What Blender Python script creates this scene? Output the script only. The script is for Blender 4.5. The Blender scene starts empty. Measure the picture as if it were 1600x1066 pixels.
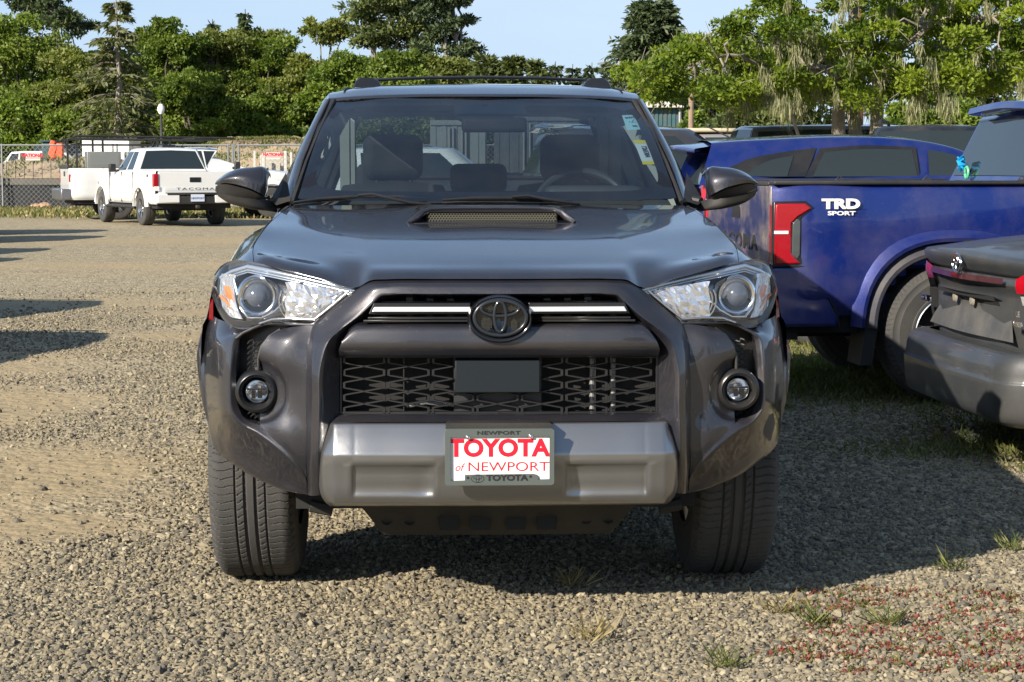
import bpy, bmesh, math, random
import numpy as np
from mathutils import Vector, Matrix
R=math.radians; pi=math.pi
random.seed(7); RNG=np.random.default_rng(7)
S=bpy.context.scene
# ---------------------------------------------------------------- camera, sky, sun
FOC=3000.; HC=1.317; TH=math.atan(271/FOC)
cam=bpy.data.cameras.new('camera'); co=bpy.data.objects.new('camera',cam); S.collection.objects.link(co)
co.location=(0,0,HC); co.rotation_euler=(pi/2-TH,0,0)
cam.sensor_width=36; cam.lens=FOC/1600*36; cam.clip_start=.1; cam.clip_end=3000
S.camera=co
SUN_EL=R(27); SUN_AZ=R(222)     # compass from +Y clockwise, direction TOWARD the sun
W=bpy.data.worlds.new('World'); S.world=W; W.use_nodes=True
nt=W.node_tree; bg=nt.nodes['Background']; sky=nt.nodes.new('ShaderNodeTexSky')
sky.sky_type='NISHITA'; sky.sun_disc=False; sky.sun_elevation=SUN_EL; sky.sun_rotation=SUN_AZ
sky.air_density=1.0; sky.dust_density=.5; sky.ozone_density=1.
tcw=nt.nodes.new('ShaderNodeTexCoord'); sx=nt.nodes.new('ShaderNodeSeparateXYZ'); nt.links.new(tcw.outputs['Generated'],sx.inputs[0])
mrw=nt.nodes.new('ShaderNodeMapRange'); mrw.inputs[1].default_value=-.02; mrw.inputs[2].default_value=.55; mrw.inputs[3].default_value=.9; mrw.inputs[4].default_value=.15; nt.links.new(sx.outputs[2],mrw.inputs[0])
mg=nt.nodes.new('ShaderNodeMapRange'); mg.inputs[1].default_value=0; mg.inputs[2].default_value=.14; nt.links.new(sx.outputs[2],mg.inputs[0])
cz=nt.nodes.new('ShaderNodeMix'); cz.data_type='RGBA'; cz.inputs[6].default_value=(5.3,6.6,8.1,1); cz.inputs[7].default_value=(3.4,5.2,8.2,1); nt.links.new(mg.outputs[0],cz.inputs[0])
cn=nt.nodes.new('ShaderNodeTexNoise'); cn.inputs['Scale'].default_value=3.; cn.inputs['Detail'].default_value=6.; mpw=nt.nodes.new('ShaderNodeMapping'); mpw.inputs['Scale'].default_value=(1,1,5); nt.links.new(tcw.outputs['Generated'],mpw.inputs[0]); nt.links.new(mpw.outputs[0],cn.inputs['Vector'])
cr_=nt.nodes.new('ShaderNodeMapRange'); cr_.inputs[1].default_value=.45; cr_.inputs[2].default_value=.8; cr_.inputs[4].default_value=.55; nt.links.new(cn.outputs[0],cr_.inputs[0])
ch=nt.nodes.new('ShaderNodeMix'); ch.data_type='RGBA'; ch.inputs[7].default_value=(6.6,7.3,8.2,1); nt.links.new(cr_.outputs[0],ch.inputs[0]); nt.links.new(cz.outputs[2],ch.inputs[6])
mw=nt.nodes.new('ShaderNodeMix'); mw.data_type='RGBA'; nt.links.new(mrw.outputs[0],mw.inputs[0]); nt.links.new(sky.outputs[0],mw.inputs[6]); nt.links.new(ch.outputs[2],mw.inputs[7])
nt.links.new(mw.outputs[2],bg.inputs[0]); bg.inputs[1].default_value=.075
sl=bpy.data.lights.new('sun','SUN'); sl.energy=5.0; sl.angle=R(.5); sl.color=(1,.91,.78)
so=bpy.data.objects.new('sun',sl); S.collection.objects.link(so)
sd=Vector((math.sin(SUN_AZ)*math.cos(SUN_EL),math.cos(SUN_AZ)*math.cos(SUN_EL),math.sin(SUN_EL)))
so.rotation_euler=sd.to_track_quat('Z','Y').to_euler(); so.location=(-20,-20,20)
S.view_settings.view_transform='Standard'; S.view_settings.look='None'; S.view_settings.exposure=.76
S.view_settings.gamma=1
S.cycles.max_bounces=8; S.cycles.transparent_max_bounces=24; S.cycles.caustics_reflective=False; S.cycles.caustics_refractive=False
# ---------------------------------------------------------------- helpers
def ray(px,py):
    a=(px-800)/FOC; b=-(py-533)/FOC; c,s=math.cos(TH),math.sin(TH)
    return (a,c+b*s,-s+b*c)
def at(px,py,Y):
    r=ray(px,py); t=Y/r[1]; return Vector((r[0]*t,Y,HC+r[2]*t))
def ground(px,py,z=0):
    r=ray(px,py); t=(z-HC)/r[2]; return Vector((r[0]*t,r[1]*t,z))
class Frame:
    def __init__(s,ox,oy,rot): s.o=(ox,oy); s.rot=rot; s.c=math.cos(rot); s.s=math.sin(rot)
    def _l(s,P): X=P[0]-s.o[0];Y=P[1]-s.o[1]; return (X*s.c+Y*s.s,-X*s.s+Y*s.c,P[2])
    def y(s,px,py,d):
        r=ray(px,py); rl=(-r[0]*s.s+r[1]*s.c); ol=(s.o[0]*s.s-s.o[1]*s.c)
        t=(d-ol)/rl; return s._l((r[0]*t,r[1]*t,HC+r[2]*t))
    def x(s,px,py,d):
        r=ray(px,py); rl=(r[0]*s.c+r[1]*s.s); ol=-(s.o[0]*s.c+s.o[1]*s.s)
        t=(d-ol)/rl; return s._l((r[0]*t,r[1]*t,HC+r[2]*t))
def tag(o,label=None,cat=None,group=None,kind=None):
    if label:o['label']=label
    if cat:o['category']=cat
    if group:o['group']=group
    if kind:o['kind']=kind
    return o
def thing(name,label,cat,loc=(0,0,0),rotz=0,group=None):
    o=bpy.data.objects.new(name,None); S.collection.objects.link(o); o.location=loc; o.rotation_euler=(0,0,rotz)
    o.empty_display_size=.2
    return tag(o,label,cat,group)
def copy_tree(o,parent=None):
    c=o.copy(); S.collection.objects.link(c)
    if parent: c.parent=parent
    for ch in list(o.children): copy_tree(ch,c)
    return c
def interp(P,n,sharp={}):
    P=np.asarray(P,float); K=P.shape[0]; out=[]; idx=sorted(i for i in sharp if 0<i<K-1); cuts=[0]+idx+[K-1]; prev=None
    for a,b in zip(cuts[:-1],cuts[1:]):
        Q=P[a:b+1].copy()
        if a in idx:
            v=P[a+1]-P[a]; l=np.linalg.norm(v,axis=-1,keepdims=True)+1e-9; A=P[a]+v*np.minimum(sharp[a]/l,.42); Q[0]=A
            out.append((.25*prev+.5*P[a]+.25*A)[None])
        if b in idx:
            v=P[b-1]-P[b]; l=np.linalg.norm(v,axis=-1,keepdims=True)+1e-9; B=P[b]+v*np.minimum(sharp[b]/l,.42); Q[-1]=B; prev=B
        m=len(Q); d=np.linalg.norm(Q[1:]-Q[:-1],axis=-1,keepdims=True)+1e-7; s=(Q[1:]-Q[:-1])/d
        T=np.empty_like(Q)
        T[0]=s[0];T[-1]=s[-1]
        for i in range(1,m-1): T[i]=(s[i]*d[i-1]+s[i-1]*d[i])/(d[i]+d[i-1])
        nn=n if isinstance(n,int) else None
        for i in range(m-1):
            kk=nn if nn else n[a+i]
            for q in range(kk+(1 if i==m-2 else 0)):
                t=q/kk; h00=2*t**3-3*t*t+1;h10=t**3-2*t*t+t;h01=-2*t**3+3*t*t;h11=t**3-t*t
                out.append((h00*Q[i]+h10*d[i]*T[i]+h01*Q[i+1]+h11*d[i]*T[i+1])[None])
    return np.concatenate(out)
SPLIT={'cooler_pipe','door_seam','wheel_well','tow_slot','plate_bolt','suspension_arm','tie_down','frame_hole','sun_visor','headrest_post','door_handle','plate_grommet','side_step','lock_rod','roof_antenna','rack_pipe','pillar_trim_inner','pillar_trim','grab_handle','hitch_frame','cab_slot','light_strip','lift_arm','fog_emitter','grille_bar_end'}
class MB:
    def __init__(s): s.v=[]; s.f=[]
    def add(s,v,f):
        b=len(s.v); s.v+= [tuple(map(float,p)) for p in v]; s.f+=[tuple(i+b for i in q) for q in f]; return s
    def grid(s,G,closeu=False,closev=False):
        G=np.asarray(G); r,c=G.shape[:2]; f=[]
        for i in range(r if closeu else r-1):
            for j in range(c if closev else c-1):
                f.append((i*c+j,i*c+(j+1)%c,((i+1)%r)*c+(j+1)%c,((i+1)%r)*c+j))
        return s.add(G.reshape(-1,3),f)
    def patch(s,rows,nu=4,nv=4,su={},sv={},flange=None):
        """rows: control grid; nu samples between rows, nv between columns; su/sv: crease index->radius"""
        G=np.array(rows,float)
        G=interp(G,nu,su); G=interp(G.transpose(1,0,2),nv,sv).transpose(1,0,2)
        if flange:
            for side,off in flange.items():
                off=np.array(off,float)
                if side=='t': G=np.concatenate([(G[:1]+off),G])
                if side=='b': G=np.concatenate([G,G[-1:]+off])
                if side=='l': G=np.concatenate([G[:,:1]+off,G],1)
                if side=='r': G=np.concatenate([G,G[:,-1:]+off],1)
        s.grid(G); return G
    def box(s,lo,hi,M=None):
        x0,y0,z0=lo;x1,y1,z1=hi
        v=[(x0,y0,z0),(x1,y0,z0),(x1,y1,z0),(x0,y1,z0),(x0,y0,z1),(x1,y0,z1),(x1,y1,z1),(x0,y1,z1)]
        if M: v=[M@Vector(p) for p in v]
        return s.add(v,[(0,3,2,1),(4,5,6,7),(0,1,5,4),(1,2,6,5),(2,3,7,6),(3,0,4,7)])
    def beam(s,a,b,w,h,up=(0,0,1)):
        a=Vector(a);b=Vector(b);d=(b-a); L=d.length; d.normalize(); up=Vector(up); x=d.cross(up)
        if x.length<1e-4: x=d.cross(Vector((0,1,0)))
        x.normalize(); z=x.cross(d)
        M=Matrix.Translation(a)@Matrix((x,d,z)).transposed().to_4x4()
        return s.box((-w/2,0,-h/2),(w/2,L,h/2),M)
    def tube(s,pts,r,n=8,caps=True,flat=1):
        pts=[Vector(p) for p in pts]; rr=r if isinstance(r,(list,tuple,np.ndarray)) else [r]*len(pts); G=[]; u=None
        for i,p in enumerate(pts):
            d=(pts[min(i+1,len(pts)-1)]-pts[max(i-1,0)]); d=d.normalized() if d.length>1e-9 else Vector((0,0,1))
            if u is None: u=d.cross(Vector((0,0,1)) if abs(d.z)<.9 else Vector((0,1,0))).normalized()
            u=(u-d*u.dot(d)).normalized(); w=d.cross(u)
            G.append([p+(u*math.cos(2*pi*k/n)+w*math.sin(2*pi*k/n)*flat)*rr[i] for k in range(n)])
        b=len(s.v); s.grid(np.array(G),closev=True)
        if caps: s.f.append(tuple(b+k for k in range(n))[::-1]); s.f.append(tuple(b+(len(pts)-1)*n+k for k in range(n)))
        return s
    def lathe(s,prof,n=32,M=None,closed=False):
        """prof: (r,h) about local z axis"""
        G=np.array([[(r*math.cos(2*pi*k/n),r*math.sin(2*pi*k/n),h) for k in range(n)] for r,h in prof])
        if M is not None:
            A=np.array(M); G=G@A[:3,:3].T+A[:3,3]
        return s.grid(G,closev=True,closeu=closed)
    def poly(s,pts,thick=None):
        n=len(pts); pts=[Vector(p) for p in pts]
        if thick is None: return s.add(pts,[tuple(range(n))])
        t=Vector(thick); b=pts+[p+t for p in pts]
        return s.add(b,[tuple(range(n))[::-1],tuple(range(n,2*n))]+[(i,(i+1)%n,n+(i+1)%n,n+i) for i in range(n)])
    def mirror(s):
        b=len(s.v); s.v+=[(-x,y,z) for x,y,z in s.v]; s.f+=[tuple(i+b for i in q)[::-1] for q in s.f]; return s
    def flipx(s):
        s.v=[(-x,y,z) for x,y,z in s.v]; s.f=[q[::-1] for q in s.f]; return s
    def clone(s): m=MB(); m.v=list(s.v); m.f=list(s.f); return m
    def islands(s):
        p=list(range(len(s.v)))
        def fd(a):
            while p[a]!=a: p[a]=p[p[a]]; a=p[a]
            return a
        for f in s.f:
            for a in f[1:]:
                x,y=fd(f[0]),fd(a)
                if x!=y: p[y]=x
        g={}
        for f in s.f: g.setdefault(fd(f[0]),[]).append(f)
        out=[]
        for fs in g.values():
            ix=sorted({i for f in fs for i in f}); mp={i:k for k,i in enumerate(ix)}; m=MB(); m.v=[s.v[i] for i in ix]; m.f=[tuple(mp[i] for i in f) for f in fs]; out.append(m)
        return out
    def obj(s,name,mat,parent=None,smooth=35,bevel=0,solid=0,weld=True,seg=2):
        if name in SPLIT:
            il=s.islands()
            if len(il)>1: return [m._obj(name,mat,parent,smooth,bevel,solid,weld,seg) for m in il][0]
        return s._obj(name,mat,parent,smooth,bevel,solid,weld,seg)
    def _obj(s,name,mat,parent=None,smooth=35,bevel=0,solid=0,weld=True,seg=2):
        me=bpy.data.meshes.new(name); me.from_pydata(s.v,[],s.f); 
        if weld:
            bm=bmesh.new(); bm.from_mesh(me); bmesh.ops.remove_doubles(bm,verts=bm.verts,dist=2e-5)
            bmesh.ops.dissolve_degenerate(bm,dist=1e-6,edges=bm.edges); bm.to_mesh(me); bm.free()
        me.update()
        if mat: me.materials.append(mat)
        o=bpy.data.objects.new(name,me); S.collection.objects.link(o)
        if parent: o.parent=parent
        if smooth:
            me.polygons.foreach_set('use_smooth',[True]*len(me.polygons))
            if smooth<180: me.set_sharp_from_angle(angle=R(smooth))
        if solid:
            m=o.modifiers.new('s','SOLIDIFY'); m.thickness=abs(solid); m.offset=-1 if solid>0 else 1
        if bevel:
            m=o.modifiers.new('b','BEVEL'); m.width=bevel; m.segments=seg; m.limit_method='ANGLE'; m.angle_limit=R(38); m.harden_normals=False
        return o
def text(s,h,M,mat,parent,name='lettering',ext=.002,bold=0,shear=0,wx=1,align='CENTER',space=1):
    cu=bpy.data.curves.new('t','FONT'); cu.body=s; cu.size=h/.72; cu.extrude=ext/ (1); cu.offset=bold; cu.shear=shear; cu.align_x=align; cu.align_y='CENTER'; cu.space_character=space
    cu.resolution_u=4
    o=bpy.data.objects.new('t',cu); S.collection.objects.link(o); bpy.context.view_layer.update()
    dg=bpy.context.evaluated_depsgraph_get(); me=bpy.data.meshes.new_from_object(o.evaluated_get(dg))
    bpy.data.objects.remove(o); bpy.data.curves.remove(cu)
    me.name=name; me.transform(M@Matrix.Diagonal((wx,1,1,1))); me.materials.clear(); me.materials.append(mat)
    r=bpy.data.objects.new(name,me); S.collection.objects.link(r)
    if parent: r.parent=parent
    return r
def TM(loc,xa,ya):
    x=Vector(xa).normalized(); y=Vector(ya); y=(y-x*y.dot(x)).normalized(); z=x.cross(y)
    return Matrix.Translation(Vector(loc))@Matrix((x,y,z)).transposed().to_4x4()
# ---------------------------------------------------------------- materials
def srgb(h):
    c=[int(h[i:i+2],16)/255 for i in (0,2,4)]; return tuple(x/12.92 if x<.04045 else ((x+.055)/1.055)**2.4 for x in c)
def N(nt,t,**k):
    n=nt.nodes.new(t)
    for a,b in k.items():
        if a.startswith('i_'):
            key=a[2:]; key=int(key) if key.isdigit() else key.replace('_',' '); n.inputs[key].default_value=b
        else: setattr(n,a,b)
    return n
def mat(name,col=(.5,.5,.5),rough=.5,metal=0,coat=0,spec=.5,noise=0,nscale=30,bump=0,bscale=60,dirt=0,dcol=(.32,.26,.18),rvar=0,emit=0,trans=0,alpha=1):
    m=bpy.data.materials.new(name); m.use_nodes=True; nt=m.node_tree; b=nt.nodes['Principled BSDF']; L=nt.links
    b.inputs['Base Color'].default_value=(*col,1); b.inputs['Roughness'].default_value=rough; b.inputs['Metallic'].default_value=metal
    b.inputs['Coat Weight'].default_value=coat; b.inputs['Coat Roughness'].default_value=.04; b.inputs['Specular IOR Level'].default_value=spec
    if emit: b.inputs['Emission Color'].default_value=(*col,1); b.inputs['Emission Strength'].default_value=emit
    if trans: b.inputs['Transmission Weight'].default_value=trans
    tc=N(nt,'ShaderNodeTexCoord'); last=None
    if noise:
        n=N(nt,'ShaderNodeTexNoise',i_Scale=nscale,i_Detail=5.); L.new(tc.outputs['Object'],n.inputs['Vector'])
        mx=N(nt,'ShaderNodeMix',data_type='RGBA'); mx.inputs[6].default_value=(*[c*(1-noise) for c in col],1); mx.inputs[7].default_value=(*[min(1,c*(1+noise)) for c in col],1)
        L.new(n.outputs[0],mx.inputs[0]); last=mx.outputs[2]; L.new(last,b.inputs['Base Color'])
    if dirt:
        n=N(nt,'ShaderNodeTexNoise',i_Scale=3.5,i_Detail=8.,i_Roughness=.65); L.new(tc.outputs['Object'],n.inputs['Vector'])
        r=N(nt,'ShaderNodeMapRange',i_1=.42,i_2=.75,i_3=0.,i_4=dirt); L.new(n.outputs[0],r.inputs[0])
        mx=N(nt,'ShaderNodeMix',data_type='RGBA'); mx.inputs[6].default_value=(*col,1); mx.inputs[7].default_value=(*dcol,1)
        if last: L.new(last,mx.inputs[6])
        L.new(r.outputs[0],mx.inputs[0]); L.new(mx.outputs[2],b.inputs['Base Color'])
        if coat:
            r2=N(nt,'ShaderNodeMapRange',i_1=.4,i_2=.75,i_3=.03,i_4=.03+dirt*.5); L.new(n.outputs[0],r2.inputs[0]); L.new(r2.outputs[0],b.inputs['Coat Roughness'])
    if bump:
        n=N(nt,'ShaderNodeTexNoise',i_Scale=bscale,i_Detail=6.); L.new(tc.outputs['Object'],n.inputs['Vector'])
        bp=N(nt,'ShaderNodeBump',i_Strength=bump,i_Distance=.01); L.new(n.outputs[0],bp.inputs['Height']); L.new(bp.outputs[0],b.inputs['Normal'])
    return m
def paint(name,col,metal=.5,rough=.38,dirt=.12,flake=.25,coat=1.):
    m=mat(name,col,rough,metal,coat,noise=0,dirt=dirt); nt=m.node_tree; b=nt.nodes['Principled BSDF']; L=nt.links
    tc=nt.nodes['Texture Coordinate']
    v=N(nt,'ShaderNodeTexVoronoi',i_Scale=900.); L.new(tc.outputs['Object'],v.inputs['Vector'])
    bp=N(nt,'ShaderNodeBump',i_Strength=flake,i_Distance=.0006); L.new(v.outputs['Color'],bp.inputs['Height']); L.new(bp.outputs[0],b.inputs['Normal'])
    # water spots and specks of grit
    sp=N(nt,'ShaderNodeTexNoise',i_Scale=140.,i_Detail=2.); L.new(tc.outputs['Object'],sp.inputs['Vector'])
    r=N(nt,'ShaderNodeMapRange',i_1=.71,i_2=.77,i_3=0.,i_4=.28); L.new(sp.outputs[0],r.inputs[0])
    src=b.inputs['Base Color'].links[0].from_socket if b.inputs['Base Color'].links else None
    mx=N(nt,'ShaderNodeMix',data_type='RGBA'); mx.inputs[6].default_value=(*col,1); mx.inputs[7].default_value=(.35,.32,.28,1)
    if src: L.new(src,mx.inputs[6])
    L.new(r.outputs[0],mx.inputs[0]); L.new(mx.outputs[2],b.inputs['Base Color'])
    return m
def glass(name,tint=(.55,.62,.6),refl=1.0,rough=.0,base=.06,dust=.03):
    m=bpy.data.materials.new(name); m.use_nodes=True; nt=m.node_tree; nt.nodes.clear(); L=nt.links
    o=N(nt,'ShaderNodeOutputMaterial'); t=N(nt,'ShaderNodeBsdfTransparent'); t.inputs[0].default_value=(*tint,1)
    g=N(nt,'ShaderNodeBsdfGlossy'); g.inputs['Roughness'].default_value=rough; g.inputs['Color'].default_value=(refl,refl,refl,1)
    lw0=N(nt,'ShaderNodeLayerWeight',i_Blend=.5); lw=N(nt,'ShaderNodeMath',operation='POWER'); lw.inputs[1].default_value=5.; L.new(lw0.outputs['Facing'],lw.inputs[0]); mr=N(nt,'ShaderNodeMath',operation='MULTIPLY_ADD'); mr.inputs[1].default_value=.95; mr.inputs[2].default_value=base+.04
    mr.use_clamp=True
    L.new(lw.outputs[0],mr.inputs[0]); mx=N(nt,'ShaderNodeMixShader'); L.new(mr.outputs[0],mx.inputs[0]); L.new(t.outputs[0],mx.inputs[1]); L.new(g.outputs[0],mx.inputs[2])
    df=N(nt,'ShaderNodeBsdfDiffuse'); df.inputs[0].default_value=(.6,.6,.58,1); m2=N(nt,'ShaderNodeMixShader')
    tc=N(nt,'ShaderNodeTexCoord'); n=N(nt,'ShaderNodeTexNoise',i_Scale=6.,i_Detail=8.); L.new(tc.outputs['Object'],n.inputs['Vector'])
    r=N(nt,'ShaderNodeMapRange',i_1=.3,i_2=.8,i_3=0.,i_4=dust*2); L.new(n.outputs[0],r.inputs[0]); L.new(r.outputs[0],m2.inputs[0])
    L.new(mx.outputs[0],m2.inputs[1]); L.new(df.outputs[0],m2.inputs[2]); L.new(m2.outputs[0],o.inputs[0])
    return m
M=dict(
 grey=paint('grey_paint',(.027,.027,.035),.45,.36,.08,.35),
 silver=paint('silver_paint',(.30,.305,.315),.85,.30,.22,.2,.3),
 blk=mat('black_plastic',(.018,.018,.019),.5,bump=.15,bscale=900,dirt=.10),
 blks=mat('satin_black',(.012,.013,.015),.28,dirt=.05),
 gloss=mat('gloss_black',(.008,.008,.010),.12,coat=.5),
 dark=mat('dark_underbody',(.012,.012,.012),.8),
 under=mat('dirty_underbody',(.018,.018,.018),.7,dirt=.4,dcol=(.06,.055,.045)),
 rubber=mat('tyre_rubber',(.052,.051,.049),.85,dirt=.45,dcol=(.12,.11,.095),bump=.3,bscale=300),
 chrome=mat('chrome',(.82,.83,.85),.12,1.),
 alu=mat('alloy',(.55,.56,.58),.3,1.),
 white=mat('white_plate',(.8,.8,.78),.4,noise=.02),
 red=mat('red_letter',(.62,.008,.03),.4),
 frame=mat('plate_frame',(.10,.122,.118),.4,.3,dirt=.1),
 lens=glass('clear_lens',(.93,.93,.93),1,.0,.03,.004),
 wglass=glass('windshield_glass',(.50,.58,.62),.95,.0,.09,.008),
 rglass=glass('rear_glass',(.50,.56,.57),1,.0,.04,.02),
 frit=mat('frit_black',(.010,.010,.013),.15,spec=.4),
 cloth=mat('seat_cloth',(.022,.024,.027),.8,bump=.2,bscale=400),
 beige=mat('interior_trim',(.30,.31,.28),.7),
 dash=mat('dash_plastic',(.05,.055,.058),.6,bump=.1,bscale=500),
 liner=mat('roof_liner',(.20,.21,.20),.8),
 amber=mat('amber_reflector',(.85,.22,.03),.2,spec=.8),
 redlens=mat('red_lens',(.34,.004,.012),.12,coat=1,bump=.06,bscale=40),
 bulb=mat('projector_glass',(.35,.38,.42),.03,.9),
)
# ================================================================ the dark grey SUV
YAW=.034; HF=Frame(-.064,6.2,YAW)
hero=thing('suv','dark grey off-road SUV facing the camera, with hood scoop and red and white dealer plate','suv',(HF.o[0],HF.o[1],0),YAW)
def h(p):
    q=HF.y(*p)
    return (0.,q[1],q[2]) if p[0]==780 else q
def hr(rows): return [[h(p) for p in r] for r in rows]
def both(mb,name,mt,parent=hero,**k):
    o=mb.obj(name,mt,parent,**k); q=mb.clone().flipx().obj(name,mt,parent,**k); return o,q
def sym(mb,name,mt,parent=hero,**k): return mb.mirror().obj(name,mt,parent,**k)
# --- grille surround / bumper columns (one sweeping band)
Oc=[(780,437.5,-.83),(680,437.5,-.825),(602,438,-.815),(580,439,-.81),(557.5,452,-.80),(522,480,-.79),(489.5,506,-.775),(481,535,-.79),(479,570,-.80),(478,640,-.80),(478,720,-.79),(480,773,-.74)]
Mc=[(780,448,-.862),(680,448,-.857),(604,449,-.847),(586,452,-.842),(571,465,-.838),(544,488,-.832),(513,512,-.825),(494,540,-.835),(488,572,-.842),(487,640,-.845),(487,720,-.835),(488,775,-.77)]
Ic=[(780,460,-.872),(680,460,-.867),(610,461,-.857),(595,463,-.852),(584,473,-.852),(563,492,-.852),(537,511,-.852),(514,532,-.862),(502,565,-.868),(498.5,640,-.872),(497,715,-.86),(499,774,-.79)]
Wc=[(780,467,-.80),(680,467,-.80),(615,468,-.79),(603,472,-.79),(593,481,-.79),(573,500,-.79),(550,516,-.80),(539,538,-.80),(534,565,-.80),(533,640,-.80),(530,715,-.80),(525,770,-.74)]
for nm,a,b in (('grille_surround',0,7),('bumper_column',6,12)):
    mb=MB(); mb.patch([[h(p) for p in c[a:b]] for c in (Oc,Mc,Ic,Wc)],nu=5,nv=6,su={2:.006},flange={'t':(0,.03,0)})
    if a==0: sym(mb,nm,M['grey'],smooth=60)
    else:
        pass
    if a: colm=mb
# --- main bumper skin: columns + inner cheek + outer corner
mb=colm
B=[[(489.5,507,-.775),(465,510,-.765),(441,513.5,-.745)],
   [(481,535,-.79),(452,530,-.785),(425,522,-.75)],
   [(479,570,-.80),(445,556,-.79),(409,541,-.75)],
   [(478,610,-.80),(450,602,-.785),(407,590,-.735)],
   [(478,650,-.80),(450,645,-.785),(407,640,-.735)],
   [(478,690,-.80),(450,678,-.795),(406,663,-.745)],
   [(478,722,-.79),(468,722,-.79),(455,716,-.79)],
   [(479,746,-.775),(478,746,-.775),(477.5,746,-.775)]]
# finer cheek with a bowl scooped round the fog lamp
fc=h((401,612,-.74))
def bowl(G):
    G=np.array(G); 
    dx=G[...,0]-fc[0]; dz=G[...,2]-fc[2]; r=np.sqrt((dx+0)**2+dz**2)
    w=np.clip((.096-r)/.014,0,1); w=w*w*(3-2*w)
    G[...,1]+=.012*w; return G
G=interp(np.array(hr(B),float),8); G=interp(G.transpose(1,0,2),10).transpose(1,0,2); G=bowl(G)
G=np.concatenate([G,G[:,-1:]+np.array((0,.06,0))],1); mb.grid(G)
C=[[(418,506,-.70),(412,507,-.70),(379.5,514,-.66),(352,503,-.585),(338,497,-.52),(331,490,-.44)],
   [(376,527,-.695),(366,530,-.705),(350,531,-.655),(336,532,-.58),(328,531,-.50),(321,520,-.40)],
   [(371,560,-.70),(361,562,-.715),(347,563,-.665),(334,565,-.58),(325,566,-.50),(317,560,-.40)],
   [(369,606,-.71),(359,606,-.72),(346,607,-.67),(334,610,-.585),(325,612,-.50),(317,612,-.42)],
   [(373,638,-.715),(363,644,-.73),(350,648,-.68),(339,652,-.60),(331,655,-.53),(323,655,-.46)],
   [(383,654,-.725),(376,661,-.74),(366,675,-.69),(356,688,-.63),(345,697,-.57),(333,697,-.52)],
   [(405,664,-.745),(402,676,-.76),(395,698,-.715),(385,715,-.67),(374,725,-.64),(362,724,-.60)],
   [(455,716,-.79),(455,721,-.79),(447,738,-.755),(437,750,-.73),(428,757,-.71),(418,756,-.69)],
   [(478,746,-.775),(478,748,-.775),(474,757,-.76),(470,764,-.75),(465,770,-.745),(460,770,-.73)],
   [(480,768,-.745),(480,769,-.745),(480,770,-.745),(480,771,-.745),(480,773,-.745),(480,773,-.745)]]
mb.patch(hr(C),nu=6,nv=5,sv={1:.004},flange={'l':(.0,.06,0),'r':(0,.05,.01)})
both(mb,'front_bumper',M['grey'],smooth=50)
# thin bright lip above the fog pocket
mb=MB(); mb.tube([h(p) for p in ((492,508,-.775),(455,507,-.75),(418,506,-.715),(400,511,-.70),(379,521,-.70),(369,529,-.70))],.0045,8)
both(mb,'fog_pocket_lip',M['grey'])
# fog pocket
mb=MB(); mb.patch(hr([[(500,500,-.70),(360,500,-.62)],[(500,600,-.70),(355,600,-.64)],[(470,735,-.70),(370,680,-.62)]]),3,3)
pk=both(mb,'fog_pocket',M['blks'])
mb=MB()
for j in range(7):
    for i in range(3):
        y=531+j*8.2+i*3.2-(4 if i==2 else 0); x=387+i*7.2
        a,b,c=h((x,y+6,-.688)),h((x+3,y+2,-.694)),h((x+8.5,y,-.688)); mb.tube([a,b,c],.0022,5); 
        if i<2: mb.tube([c,h((x+9.5,y+5,-.688))],.0018,5)
both(mb,'pocket_mesh',M['blk']); mb=MB()
for j in range(3): mb.tube([h((386+j*6,648+j*3,-.69)),h((392+j*6,643+j*3,-.695)),h((398+j*4,650+j*3,-.69))],.002,5)
both(mb,'pocket_mesh',M['blk'])
mb=MB(); mb.tube([h(p) for p in ((438,515,-.735),(421,526,-.735),(409,541,-.735),(404,560,-.735),(404,585,-.735))],.008,8,flat=.6)
both(mb,'pocket_trim',M['blk'])
# fog lamp
def ring_axis(c,tilt=0): return Matrix.Translation(Vector(c))@Matrix.Rotation(pi/2,4,'X')@Matrix.Rotation(tilt,4,'Y')
c=h((401,612,-.745)); c=(c[0],c[1],c[2])
mb=MB(); mb.lathe([(.030,-.035),(.040,-.004),(.043,.010),(.050,.016),(.058,.012),(.061,.0),(.064,-.05)],48,ring_axis(c))
L,Rr=both(mb,'fog_light',M['blks'],smooth=60)
for p,sgn in ((L,1),(Rr,-1)):
    mb=MB(); mb.lathe([(.0001,-.026),(.018,-.024),(.030,-.012),(.032,-.006)],40,ring_axis((c[0]*sgn,c[1],c[2]))); mb.obj('fog_reflector',M['chrome'],p,smooth=0)
    mb=MB(); cc=Vector((c[0]*sgn,c[1]-.006,c[2]))
    mb.box(cc+Vector((-.026,-.004,.006)),cc+Vector((.026,.004,.010))); mb.box(cc+Vector((-.014,-.002,-.018)),cc+Vector((-.002,.006,.004))); mb.box(cc+Vector((.004,-.002,-.018)),cc+Vector((.016,.006,.004)))
    mb.obj('fog_emitter',M['gloss'],p)
    mb=MB(); mb.lathe([(.0001,.004),(.02,.002),(.033,-.004)],32,ring_axis((c[0]*sgn,c[1],c[2]))); mb.obj('fog_lens',M['lens'],p)
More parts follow.
